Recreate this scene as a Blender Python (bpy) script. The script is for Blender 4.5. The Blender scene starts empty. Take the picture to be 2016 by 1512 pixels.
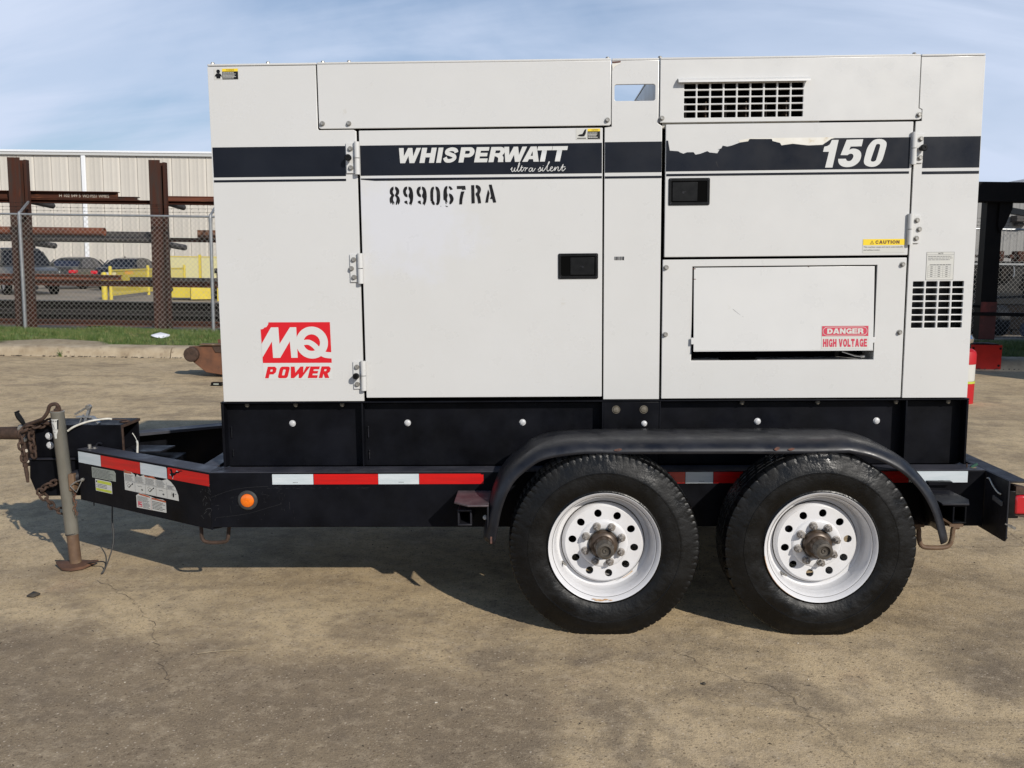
import bpy, math, random
import numpy as np
from mathutils import Vector, Matrix, Euler
random.seed(7); rng = np.random.default_rng(7)
S = bpy.context.scene
COL = S.collection
# ------------------------------------------------------------------ camera
PITCH, YAW, ROLL = 0.13097, 0.02135, 0.0135
F_PX = 1850.0
cam_d = bpy.data.cameras.new("camera"); cam = bpy.data.objects.new("camera", cam_d); COL.objects.link(cam)
cam_d.sensor_fit = 'HORIZONTAL'; cam_d.sensor_width = 36.0; cam_d.lens = F_PX / 2016 * 36.0
cam_d.clip_start = 0.05; cam_d.clip_end = 2000
_f0 = Vector((-math.sin(YAW), math.cos(YAW), 0)); _r0 = Vector((math.cos(YAW), math.sin(YAW), 0)); _u0 = Vector((0, 0, 1))
_f = math.cos(PITCH)*_f0 - math.sin(PITCH)*_u0; _u = math.cos(PITCH)*_u0 + math.sin(PITCH)*_f0
_r = math.cos(ROLL)*_r0 + math.sin(ROLL)*_u; _u = math.cos(ROLL)*_u - math.sin(ROLL)*_r0
_m = Matrix((_r, _u, -_f)).transposed().to_4x4(); _m.translation = Vector((0, -4.32, 1.6))
cam.matrix_world = _m
S.camera = cam
# ------------------------------------------------------------------ light
SUN_EL, SUN_AZ = math.radians(29.6), math.radians(33.4)     # azimuth: to the right of straight behind the camera
sun_dir = Vector((math.sin(SUN_AZ)*math.cos(SUN_EL), -math.cos(SUN_AZ)*math.cos(SUN_EL), math.sin(SUN_EL)))
W = bpy.data.worlds.new("World"); S.world = W; W.use_nodes = True
nt = W.node_tree; nt.nodes.clear()
def N(t, **k):
    n = nt.nodes.new(t)
    for a, b in k.items(): setattr(n, a, b)
    return n
out = N('ShaderNodeOutputWorld'); bg = N('ShaderNodeBackground'); sky = N('ShaderNodeTexSky')
sky.sky_type = 'NISHITA'; sky.sun_disc = False; sky.sun_elevation = SUN_EL
sky.sun_rotation = math.atan2(sun_dir.x, sun_dir.y)
sky.air_density = 1.0; sky.dust_density = 0.3; sky.ozone_density = 3.0
bg.inputs[1].default_value = 0.085
tc = N('ShaderNodeTexCoord'); sep = N('ShaderNodeSeparateXYZ'); nt.links.new(tc.outputs['Generated'], sep.inputs[0])
mx = N('ShaderNodeMath', operation='MAXIMUM'); nt.links.new(sep.outputs[2], mx.inputs[0]); mx.inputs[1].default_value = 0.0
ad = N('ShaderNodeMath', operation='ADD'); nt.links.new(mx.outputs[0], ad.inputs[0]); ad.inputs[1].default_value = 0.55
dx = N('ShaderNodeMath', operation='DIVIDE'); nt.links.new(sep.outputs[0], dx.inputs[0]); nt.links.new(ad.outputs[0], dx.inputs[1])
dy = N('ShaderNodeMath', operation='DIVIDE'); nt.links.new(sep.outputs[1], dy.inputs[0]); nt.links.new(ad.outputs[0], dy.inputs[1])
cmb = N('ShaderNodeCombineXYZ'); nt.links.new(dx.outputs[0], cmb.inputs[0]); nt.links.new(dy.outputs[0], cmb.inputs[1])
def cloud(scale, rot, stretch, loc, lo, hi):
    mp = N('ShaderNodeMapping'); mp.inputs['Rotation'].default_value = (0, 0, rot); mp.inputs['Scale'].default_value = (scale*stretch, scale, 1); mp.inputs['Location'].default_value = loc
    nt.links.new(cmb.outputs[0], mp.inputs[0])
    no = N('ShaderNodeTexNoise'); no.inputs['Scale'].default_value = 1.0; no.inputs['Detail'].default_value = 9; no.inputs['Roughness'].default_value = 0.52; no.inputs['Distortion'].default_value = 0.5
    nt.links.new(mp.outputs[0], no.inputs['Vector'])
    mr = N('ShaderNodeMapRange', interpolation_type='SMOOTHSTEP'); nt.links.new(no.outputs[0], mr.inputs[0])
    mr.inputs[1].default_value = lo; mr.inputs[2].default_value = hi; return mr.outputs[0]
c1 = cloud(2.0, math.radians(-28), 0.5, (3.1, 1.7, 0), 0.34, 0.64)
c2 = cloud(4.6, math.radians(-36), 0.20, (7.3, 0.4, 0), 0.40, 0.66)
m1 = N('ShaderNodeMath', operation='MULTIPLY'); nt.links.new(c1, m1.inputs[0]); m1.inputs[1].default_value = 0.58
m2 = N('ShaderNodeMath', operation='MULTIPLY'); nt.links.new(c2, m2.inputs[0]); m2.inputs[1].default_value = 0.34
m3 = N('ShaderNodeMath', operation='ADD'); nt.links.new(m1.outputs[0], m3.inputs[0]); nt.links.new(m2.outputs[0], m3.inputs[1])
m4 = N('ShaderNodeMath', operation='ADD', use_clamp=True); nt.links.new(m3.outputs[0], m4.inputs[0]); m4.inputs[1].default_value = 0.24
mixc = N('ShaderNodeMix', data_type='RGBA'); zf = N('ShaderNodeMapRange'); nt.links.new(mx.outputs[0], zf.inputs[0]); zf.inputs[1].default_value = 0.22; zf.inputs[2].default_value = 0.75; zf.inputs[3].default_value = 1.0; zf.inputs[4].default_value = 0.15
m5 = N('ShaderNodeMath', operation='MULTIPLY'); nt.links.new(m4.outputs[0], m5.inputs[0]); nt.links.new(zf.outputs[0], m5.inputs[1])
nt.links.new(m5.outputs[0], mixc.inputs[0]); nt.links.new(sky.outputs[0], mixc.inputs[6])
mixc.inputs[7].default_value = (11.0, 11.9, 13.7, 1)
hsv = N('ShaderNodeHueSaturation'); hsv.inputs['Saturation'].default_value = 1.55; nt.links.new(mixc.outputs[2], hsv.inputs['Color']); nt.links.new(hsv.outputs[0], bg.inputs[0]); nt.links.new(bg.outputs[0], out.inputs[0])
sl = bpy.data.lights.new("sun", 'SUN'); sl.energy = 5.0; sl.angle = math.radians(0.6); sl.color = (1.0, 0.945, 0.86)
so = bpy.data.objects.new("sun", sl); COL.objects.link(so); so.rotation_euler = sun_dir.to_track_quat('Z', 'Y').to_euler(); so.location = sun_dir*60
S.view_settings.view_transform = 'Standard'; S.view_settings.look = 'None'; S.view_settings.gamma = 1; S.view_settings.use_curve_mapping = False
S.view_settings.exposure = -0.34

# ------------------------------------------------------------------ materials
def mat(name, c, rough=.5, metal=0., c2=None, nscale=8., lo=.35, hi=.65, bump=0., bscale=60., c3=None, n3=30., lo3=.6, hi3=.7, spec=None, coat=0., rr=None, stretch=None, emit=None, alpha=None, coord='Object', rnd=0., bdist=.02):
    m = bpy.data.materials.new(name); m.use_nodes = True; t = m.node_tree; b = t.nodes['Principled BSDF']
    L = t.links.new
    b.inputs['Base Color'].default_value = (*c, 1); b.inputs['Roughness'].default_value = rough; b.inputs['Metallic'].default_value = metal
    if spec is not None: b.inputs['Specular IOR Level'].default_value = spec
    if coat: b.inputs['Coat Weight'].default_value = coat; b.inputs['Coat Roughness'].default_value = .08
    m.diffuse_color = (*c, 1)
    tcn = t.nodes.new('ShaderNodeTexCoord'); vec = tcn.outputs[coord]
    if stretch:
        mp = t.nodes.new('ShaderNodeMapping'); mp.inputs['Scale'].default_value = stretch; L(vec, mp.inputs[0]); vec = mp.outputs[0]
    def noise(s, det=8, ro=.6, dist=0.):
        n = t.nodes.new('ShaderNodeTexNoise'); n.inputs['Scale'].default_value = s; n.inputs['Detail'].default_value = det; n.inputs['Roughness'].default_value = ro; n.inputs['Distortion'].default_value = dist
        L(vec, n.inputs['Vector']); return n.outputs[0]
    def rng_(o, a, bb, oa=0., ob=1.):
        r = t.nodes.new('ShaderNodeMapRange'); L(o, r.inputs[0]); r.inputs[1].default_value = a; r.inputs[2].default_value = bb; r.inputs[3].default_value = oa; r.inputs[4].default_value = ob; return r.outputs[0]
    cur = None
    def mix(fac, a, bcol):
        x = t.nodes.new('ShaderNodeMix'); x.data_type = 'RGBA'
        if hasattr(fac, 'links') or not isinstance(fac, float): L(fac, x.inputs[0])
        else: x.inputs[0].default_value = fac
        if isinstance(a, tuple): x.inputs[6].default_value = (*a, 1)
        else: L(a, x.inputs[6])
        x.inputs[7].default_value = (*bcol, 1); return x.outputs[2]
    cur = c
    if c2 is not None: cur = mix(rng_(noise(nscale), lo, hi), cur, c2)
    if c3 is not None: cur = mix(rng_(noise(n3, 6, .65), lo3, hi3), cur, c3)
    if rnd:
        oi = t.nodes.new('ShaderNodeObjectInfo'); hs = t.nodes.new('ShaderNodeHueSaturation')
        L(rng_(oi.outputs['Random'], 0, 1, 1-rnd, 1+rnd), hs.inputs['Value'])
        if isinstance(cur, tuple): hs.inputs['Color'].default_value = (*cur, 1)
        else: L(cur, hs.inputs['Color'])
        cur = hs.outputs[0]
    if not isinstance(cur, tuple): L(cur, b.inputs['Base Color'])
    if rr: L(rng_(noise(rr[0]), .35, .65, rr[1], rr[2]), b.inputs['Roughness'])
    if bump:
        bn = t.nodes.new('ShaderNodeBump'); bn.inputs['Strength'].default_value = bump; bn.inputs['Distance'].default_value = bdist
        L(noise(bscale, 6, .6), bn.inputs['Height']); L(bn.outputs[0], b.inputs['Normal'])
    if emit: b.inputs['Emission Color'].default_value = (*emit[0], 1); b.inputs['Emission Strength'].default_value = emit[1]
    m['nt'] = 1
    return m
M = {}
M['white'] = mat('off_white_paint', (.598, .594, .578), .34, c2=(.562, .557, .536), nscale=1.3, lo=.3, hi=.75, c3=(.48, .455, .39), n3=9, lo3=.68, hi3=.80, bump=.12, bscale=1.6, rr=(6, .24, .42), bdist=.01)
M['white_in'] = mat('inner_white_paint', (.55, .54, .5), .6, c2=(.42, .38, .3), nscale=9)
M['stripe'] = mat('dark_blue_vinyl', (.0045, .006, .011), .36, spec=.22, c2=(.010, .012, .018), nscale=3, rr=(5, .25, .45))
M['ink'] = mat('black_ink', (.006, .006, .007), .6, spec=.2, c2=(.03, .03, .032), nscale=25, lo=.5, hi=.75)
M['inkgrey'] = mat('grey_ink', (.11, .11, .11), .7)
M['decalwhite'] = mat('white_vinyl', (.60, .60, .575), .35)
M['stkwhite'] = mat('sticker_white', (.54, .535, .50), .45, c2=(.56, .55, .5), nscale=30)
M['red'] = mat('logo_red', (.60, .007, .014), .38)
M['dred'] = mat('danger_red', (.52, .035, .07), .4)
M['yellow'] = mat('sticker_yellow', (.80, .58, .02), .4)
M['brown'] = mat('caution_brown', (.13, .05, .015), .5)
M['lime'] = mat('sticker_lime', (.50, .56, .05), .5, c2=(.42, .45, .08), nscale=40)
M['greysticker'] = mat('sticker_grey', (.30, .32, .28), .5, c2=(.24, .26, .22), nscale=60)
M['orange'] = mat('sticker_orange', (.5, .10, .03), .5, c2=(.3, .08, .04), nscale=60)
M['peel'] = mat('peeled_paint', (.63, .60, .52), .5, c2=(.72, .70, .64), nscale=14, c3=(.52, .44, .30), n3=22, lo3=.60, hi3=.74)
M['foam'] = mat('dark_lining', (.003, .003, .003), .95, spec=.05)
M['plastic'] = mat('black_plastic', (.003, .003, .003), .38, spec=.2, c2=(.008, .008, .008), nscale=30)
M['black'] = mat('black_chassis_paint', (.0022, .0023, .0032), .45, spec=.10, c2=(.0065, .007, .010), nscale=4, c3=(.020, .019, .018), n3=42, lo3=.69, hi3=.80, rr=(7, .30, .60), bump=.12, bscale=25, bdist=.004)
M['blackdusty'] = mat('dusty_black_paint', (.0075, .008, .0105), .45, spec=.3, c2=(.018, .018, .024), nscale=6, c3=(.10, .085, .075), n3=26, lo3=.64, hi3=.78, rr=(9, .35, .65), bump=.1, bscale=20, bdist=.004)
M['littop'] = mat('sun_lightened_dusty_paint', (.030, .031, .040), .5, spec=.4, c2=(.045, .045, .055), nscale=9, c3=(.09, .082, .08), n3=30, lo3=.62, hi3=.78, rr=(9, .35, .65))  # dusty black paint; sunlight on the top faces is painted in as lighter
M['fender'] = mat('fender_black_paint', (.0045, .0052, .008), .30, spec=.45, c2=(.017, .018, .023), nscale=5, c3=(.085, .075, .068), n3=14, lo3=.66, hi3=.80, rr=(12, .28, .55))
M['fenderrust'] = mat('bare_rust_chip', (.17, .07, .045), .8, c2=(.07, .04, .035), nscale=60)
M['scuff'] = mat('pale_scuff', (.022, .022, .024), .7)
M['crackdirt'] = mat('crack_dirt', (.085, .062, .042), .95, c2=(.16, .12, .085), nscale=12)
M['purple'] = mat('worn_step_paint', (.05, .036, .042), .5, c2=(.10, .075, .08), nscale=18, c3=(.2, .17, .17), n3=30, lo3=.62, hi3=.75)
M['rustdark'] = mat('dark_rusty_iron', (.040, .025, .018), .75, spec=.3, c2=(.075, .045, .032), nscale=40, bump=.4, bscale=150, bdist=.004)
M['rust'] = mat('orange_rust', (.17, .070, .034), .85, c2=(.09, .042, .025), nscale=10, lo=.3, hi=.7, c3=(.34, .16, .08), n3=25, lo3=.62, hi3=.75, bump=.3, bscale=90, bdist=.005)
M['rustbeam'] = mat('rusted_beam_steel', (.085, .027, .014), .85, spec=.12, c2=(.045, .024, .018), nscale=2.2, lo=.35, hi=.7, c3=(.17, .062, .028), n3=6, lo3=.58, hi3=.72, stretch=(.35, 1, 1.6))
M['rustcol'] = mat('rusted_column_steel', (.066, .022, .013), .85, spec=.12, c2=(.045, .032, .027), nscale=5, c3=(.12, .034, .016), n3=9, lo3=.6, hi3=.75, stretch=(2, 1, .25))
M['greysteel'] = mat('mill_scale_steel', (.055, .050, .047), .7, c2=(.035, .03, .028), nscale=5, c3=(.09, .05, .035), n3=12, lo3=.6, hi3=.72)
M['darksteel'] = mat('dark_stored_steel', (.008, .007, .0065), .85, spec=.2, c2=(.016, .012, .010), nscale=4)
M['ruststrip'] = mat('red_oxide_steel', (.20, .055, .022), .85, c2=(.10, .035, .02), nscale=3, stretch=(.4, 1, 2))
M['galv'] = mat('galvanised_steel', (.36, .37, .37), .42, .55, c2=(.28, .29, .30), nscale=14)
M['fencewire'] = mat('fence_wire', (.40, .38, .34), .55, .15)
M['zinc'] = mat('zinc_bolt', (.42, .41, .38), .4, .6, c2=(.22, .20, .17), nscale=90)
M['zincw'] = mat('pale_bolt', (.55, .55, .55), .45, .2)
M['dirtybolt'] = mat('grimy_bolt', (.10, .085, .06), .6, .3, c2=(.17, .15, .12), nscale=70)
M['chrome'] = mat('chrome', (.7, .7, .7), .15, 1.)
M['jack'] = mat('jack_tube_zinc', (.34, .335, .30), .38, .45, c2=(.19, .185, .16), nscale=7, lo=.3, hi=.7, c3=(.22, .17, .10), n3=14, lo3=.60, hi3=.75, stretch=(1, 1, .35))
M['jackrust'] = mat('jack_rusty_tube', (.17, .105, .06), .7, c2=(.10, .058, .035), nscale=9, lo=.35, hi=.65, c3=(.24, .19, .12), n3=7, lo3=.55, hi3=.7)
M['footrust'] = mat('foot_rust', (.13, .062, .034), .85, c2=(.08, .04, .025), nscale=14, c3=(.20, .12, .07), n3=40, lo3=.6, hi3=.72, bump=.3, bscale=90, bdist=.004)
def rubber(name, base, wet):
    m = mat(name, base, .5, c2=tuple(v*1.7 for v in base), nscale=9, lo=.4, hi=.7, bump=.35, bscale=28, bdist=.01, rr=(7, wet, .62), c3=(.028, .027, .024), n3=34, lo3=.66, hi3=.82, spec=.3); return m
M['tyre'] = rubber('wet_black_rubber', (.0025, .0025, .0025), .20)
M['tyre2'] = rubber('wet_black_rubber_streaked', (.0022, .0022, .0022), .14)
M['rim'] = mat('white_wheel_paint', (.66, .66, .67), .30, c2=(.61, .60, .60), nscale=8, c3=(.44, .28, .12), n3=16, lo3=.67, hi3=.80)
M['rimline'] = mat('dark_seam', (.04, .035, .03), .7)
M['rimrust'] = mat('rim_rust_stain', (.38, .16, .04), .8, c2=(.58, .44, .28), nscale=60)
M['hub'] = mat('greasy_hub_iron', (.10, .07, .048), .38, .35, c2=(.055, .04, .03), nscale=20, c3=(.18, .12, .07), n3=14, lo3=.6, hi3=.75)
M['hubcap'] = mat('hub_cap_grey_iron', (.13, .115, .095), .45, .4, c2=(.07, .06, .05), nscale=25)
M['nut'] = mat('lug_nut_zinc', (.36, .34, .32), .45, .35, c2=(.2, .17, .14), nscale=60)
M['tapered'] = mat('red_reflector', (.60, .004, .004), .25, c2=(.45, .006, .006), nscale=5, stretch=(1, 1, 12), coat=.4)
M['tapewhite'] = mat('white_reflector', (.60, .64, .66), .25, c2=(.50, .56, .58), nscale=6, stretch=(1, 1, 9), coat=.3)
M['amber'] = mat('amber_lens', (.85, .19, .008), .25, c2=(.7, .13, .005), nscale=60, coat=.5, emit=None)
M['rubberring'] = mat('grey_rubber_ring', (.022, .022, .022), .6, c2=(.05, .05, .048), nscale=30)
M['lens'] = mat('red_lens', (.45, .012, .018), .2, coat=.6)
M['cable'] = mat('white_cable', (.70, .69, .62), .5, c2=(.5, .47, .4), nscale=30)
M['wire'] = mat('black_wire', (.02, .018, .016), .6)
M['green'] = mat('green_plug', (.03, .10, .06), .5)
M['wall'] = mat('cream_metal_siding', (.57, .53, .465), .55, c2=(.515, .48, .42), nscale=.3, rnd=.05)
M['trim'] = mat('white_trim', (.78, .79, .80), .5)
M['fascia'] = mat('grey_gutter', (.50, .50, .48), .5)
M['greywall'] = mat('grey_metal_siding', (.23, .225, .215), .6, c2=(.20, .195, .185), nscale=.5, rnd=.04)
M['roof'] = mat('metal_roof', (.34, .33, .32), .5)
M['yard'] = mat('yard_concrete', (.33, .265, .19), .9, c2=(.20, .175, .14), nscale=.35, c3=(.33, .29, .23), n3=3, lo3=.6, hi3=.75, coord='Object')
M['kerb'] = mat('kerb_concrete', (.44, .36, .25), .9, c2=(.29, .225, .145), nscale=3.5, c3=(.18, .13, .085), n3=9, lo3=.58, hi3=.72, bump=.6, bscale=40, bdist=.02)
M['soil'] = mat('verge_soil', (.085, .090, .030), .95, c2=(.05, .075, .018), nscale=1.6, c3=(.15, .13, .07), n3=5, lo3=.6, hi3=.75)
M['sand'] = mat('sandy_dirt', (.36, .29, .19), .95, c2=(.28, .22, .14), nscale=14, bump=.5, bscale=60)
M['ypaint'] = mat('yellow_safety_paint', (.66, .52, .05), .5, c2=(.58, .45, .06), nscale=6)
M['ypale'] = mat('pale_yellow_paint', (.62, .57, .30), .6)
M['cargrey'] = mat('dark_grey_car_paint', (.022, .022, .019), .3, coat=.25, c2=(.032, .032, .027), nscale=2)
M['carblack'] = mat('black_car_paint', (.010, .011, .015), .25, coat=.3)
M['glass'] = mat('dark_car_glass', (.008, .009, .012), .12, spec=.4)
M['glassblue'] = mat('blue_reflecting_glass', (.014, .017, .032), .12, spec=.45)
M['lampred'] = mat('tail_lamp_red', (.60, .015, .03), .25)
M['plate'] = mat('number_plate', (.65, .65, .62), .5)
M['gantry'] = mat('gantry_black_paint', (.003, .003, .0035), .55, spec=.15, c2=(.006, .005, .005), nscale=6)
M['gantryred'] = mat('gantry_red_paint', (.50, .016, .006), .55, spec=.25, c2=(.40, .014, .006), nscale=6)
M['gantryfade'] = mat('worn_red_black_paint', (.06, .012, .010), .55, c2=(.20, .03, .022), nscale=5, lo=.5, hi=.75)
M['mach'] = mat('dark_machine_paint', (.010, .011, .012), .6, spec=.25, c2=(.018, .017, .016), nscale=2.5)
M['machlight'] = mat('pale_machine_parts', (.22, .20, .18), .6, c2=(.12, .10, .09), nscale=5)
M['lav'] = mat('lavender_plastic_pipe', (.11, .12, .17), .5, c2=(.08, .09, .13), nscale=3)
M['lid'] = mat('white_lid', (.75, .76, .80), .4)
M['leaf'] = mat('dry_leaf', (.05, .04, .028), .8)
M['chip'] = mat('pale_stone_chip', (.50, .45, .37), .8)
M['contred'] = mat('container_paint', (.25, .26, .27), .6)

def smear():
    m = M['white'].copy(); m.name = 'off_white_paint_overpainted'; t = m.node_tree; b = t.nodes['Principled BSDF']; L = t.links.new
    src = b.inputs['Base Color'].links[0].from_socket
    tcn = t.nodes.new('ShaderNodeTexCoord'); mp = t.nodes.new('ShaderNodeMapping'); L(tcn.outputs['Object'], mp.inputs[0]); mp.inputs['Location'].default_value = (1.15, 0, -4.55); mp.inputs['Scale'].default_value = (2.1, 0, 2.55)
    ln = t.nodes.new('ShaderNodeVectorMath'); ln.operation = 'LENGTH'; L(mp.outputs[0], ln.inputs[0])
    no = t.nodes.new('ShaderNodeTexNoise'); no.inputs['Scale'].default_value = 5; no.inputs['Detail'].default_value = 8; no.inputs['Roughness'].default_value = .65; L(tcn.outputs['Object'], no.inputs['Vector'])
    a = t.nodes.new('ShaderNodeMath'); a.operation = 'MULTIPLY_ADD'; L(no.outputs[0], a.inputs[0]); a.inputs[1].default_value = 1.6; L(ln.outputs['Value'], a.inputs[2])
    r = t.nodes.new('ShaderNodeMapRange'); r.interpolation_type = 'SMOOTHSTEP'; L(a.outputs[0], r.inputs[0]); r.inputs[1].default_value = 1.1; r.inputs[2].default_value = 1.6; r.inputs[3].default_value = .85; r.inputs[4].default_value = 0
    x = t.nodes.new('ShaderNodeMix'); x.data_type = 'RGBA'; L(r.outputs[0], x.inputs[0]); L(src, x.inputs[6]); x.inputs[7].default_value = (.592, .597, .622, 1); L(x.outputs[2], b.inputs['Base Color']); return m
M['whitedoor'] = smear()
# concrete of the lot: layered procedural
def concrete():
    m = bpy.data.materials.new('worn_concrete'); m.use_nodes = True; t = m.node_tree; b = t.nodes['Principled BSDF']; L = t.links.new
    tcn = t.nodes.new('ShaderNodeTexCoord'); V = tcn.outputs['Object']
    def mp(s, r=0, loc=(0, 0, 0)):
        n = t.nodes.new('ShaderNodeMapping'); n.inputs['Scale'].default_value = s; n.inputs['Rotation'].default_value = (0, 0, r); n.inputs['Location'].default_value = loc; L(V, n.inputs[0]); return n.outputs[0]
    def noise(s, det, ro, v=None, dist=0.):
        n = t.nodes.new('ShaderNodeTexNoise'); n.inputs['Scale'].default_value = s; n.inputs['Detail'].default_value = det; n.inputs['Roughness'].default_value = ro; n.inputs['Distortion'].default_value = dist
        L(v or V, n.inputs['Vector']); return n.outputs[0]
    def mr(o, a, bb, c=0., d=1., sm=False):
        r = t.nodes.new('ShaderNodeMapRange'); 
        if sm: r.interpolation_type = 'SMOOTHSTEP'
        L(o, r.inputs[0]); r.inputs[1].default_value = a; r.inputs[2].default_value = bb; r.inputs[3].default_value = c; r.inputs[4].default_value = d; return r.outputs[0]
    def mix(f, a, c, mode='MIX'):
        x = t.nodes.new('ShaderNodeMix'); x.data_type = 'RGBA'; x.blend_type = mode
        if isinstance(f, float): x.inputs[0].default_value = f
        else: L(f, x.inputs[0])
        for i, v in ((6, a), (7, c)):
            if isinstance(v, tuple): x.inputs[i].default_value = (*v, 1)
            else: L(v, x.inputs[i])
        return x.outputs[2]
    def math_(op, a, c):
        x = t.nodes.new('ShaderNodeMath'); x.operation = op
        for i, v in ((0, a), (1, c)):
            if isinstance(v, (int, float)): x.inputs[i].default_value = v
            else: L(v, x.inputs[i])
        return x.outputs[0]
    col = mix(mr(noise(.75, 7, .62, dist=.5), .38, .64, sm=True), (.615, .470, .280), (.470, .355, .212))
    col = mix(mr(noise(2.4, 8, .62, mp((1, 1, 1), .4, (4, 2, 0))), .47, .66, 0, .62, True), col, (0.251, 0.191, 0.123))
    col = mix(mr(noise(.9, 5, .6, mp((1, 1, 1), 0, (9, 5, 0)), .6), .50, .68, 0, .45, True), col, (0.601, 0.466, 0.295))
    # rusty-pink patches
    col = mix(mr(noise(1.9, 5, .6, mp((1, 1, 1), 0, (1, 15, 0))), .60, .74, 0, .45, True), col, (0.448, 0.300, 0.189))
    # darker area with a noise-broken edge in the foreground
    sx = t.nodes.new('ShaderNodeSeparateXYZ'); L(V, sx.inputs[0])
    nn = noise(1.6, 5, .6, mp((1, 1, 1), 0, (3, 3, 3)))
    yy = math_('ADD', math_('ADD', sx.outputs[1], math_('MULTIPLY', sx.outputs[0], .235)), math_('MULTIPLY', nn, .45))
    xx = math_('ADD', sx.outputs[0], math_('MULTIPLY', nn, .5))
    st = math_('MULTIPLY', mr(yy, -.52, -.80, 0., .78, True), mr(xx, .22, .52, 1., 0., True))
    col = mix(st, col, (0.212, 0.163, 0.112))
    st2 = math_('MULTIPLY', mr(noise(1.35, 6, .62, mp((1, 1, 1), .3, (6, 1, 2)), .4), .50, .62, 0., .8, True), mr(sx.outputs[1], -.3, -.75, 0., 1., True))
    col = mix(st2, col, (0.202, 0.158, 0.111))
    # streaks on the far part
    col = mix(mr(noise(1.0, 6, .6, mp((.55, 2.2, 1), .12)), .52, .70, 0, .8, True), col, (0.295, 0.226, 0.145))
    # aggregate speckles
    sp = noise(85, 3, .72); sp2 = noise(160, 2, .6)
    col = mix(mr(sp, .57, .64, 0, .55), col, (.150, .110, .075))
    col = mix(mr(sp2, .62, .70, 0, .7), col, (.62, .51, .37))
    col = mix(mr(noise(38, 4, .7), .64, .72, 0, .4), col, (.150, .115, .082))
    col = mix(mr(noise(9, 9, .72, mp((1, 1, 1), .7, (2, 7, 1))), .47, .66, 0, .50), col, (.205, .160, .112))
    col = mix(mr(noise(14, 9, .75, mp((1, 1, 1), .2, (5, 3, 1))), .50, .68, 0, .45), col, (.600, .480, .330))
    col = mix(mr(noise(30, 6, .8), .52, .66, 0, .45), col, (.175, .135, .095))
    def pits(scale, rad, keep, dark, amt):
        nonlocal col
        vo = t.nodes.new('ShaderNodeTexVoronoi'); vo.inputs['Scale'].default_value = scale; L(V, vo.inputs['Vector'])
        sc_ = t.nodes.new('ShaderNodeSeparateColor'); L(vo.outputs['Color'], sc_.inputs[0])
        g = mr(sc_.outputs[0], keep, keep+.02); m_ = math_('MULTIPLY', mr(vo.outputs['Distance'], rad, rad*1.5, amt, 0.), g)
        col = mix(m_, col, dark)
    pits(46., .17, .72, (.10, .072, .048), .65); pits(83., .20, .66, (.115, .083, .055), .6); pits(60., .18, .84, (.66, .55, .42), .6)
    L(col, b.inputs['Base Color'])
    L(mr(noise(6, 4, .6), .3, .7, .72, .95), b.inputs['Roughness']); b.inputs['Specular IOR Level'].default_value = .12
    hsum = math_('ADD', math_('MULTIPLY', sp, .8), math_('ADD', math_('MULTIPLY', sp2, .4), math_('MULTIPLY', noise(45, 5, .7), .5)))
    bn = t.nodes.new('ShaderNodeBump'); bn.inputs['Strength'].default_value = .55; bn.inputs['Distance'].default_value = .006; L(hsum, bn.inputs['Height']); L(bn.outputs[0], b.inputs['Normal'])
    return m
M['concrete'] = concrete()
def grassmat():
    m = bpy.data.materials.new('grass_blades'); m.use_nodes = True; t = m.node_tree; b = t.nodes['Principled BSDF']
    n = t.nodes.new('ShaderNodeTexNoise'); n.inputs['Scale'].default_value = 5.5; n.inputs['Detail'].default_value = 10; n.inputs['Roughness'].default_value = .75
    tcn = t.nodes.new('ShaderNodeTexCoord'); t.links.new(tcn.outputs['Object'], n.inputs['Vector'])
    r = t.nodes.new('ShaderNodeValToRGB'); t.links.new(n.outputs[0], r.inputs[0])
    e = r.color_ramp.elements; e[0].position = .38; e[0].color = (.045, .075, .018, 1); e[1].position = .62; e[1].color = (.26, .23, .10, 1)
    k = r.color_ramp.elements.new(.5); k.color = (.085, .145, .026, 1)
    t.links.new(r.outputs[0], b.inputs['Base Color']); b.inputs['Roughness'].default_value = .6
    return m
M['grass'] = grassmat()
M['postred'] = mat('faded_red_band', (.42, .005, .010), .45)

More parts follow.
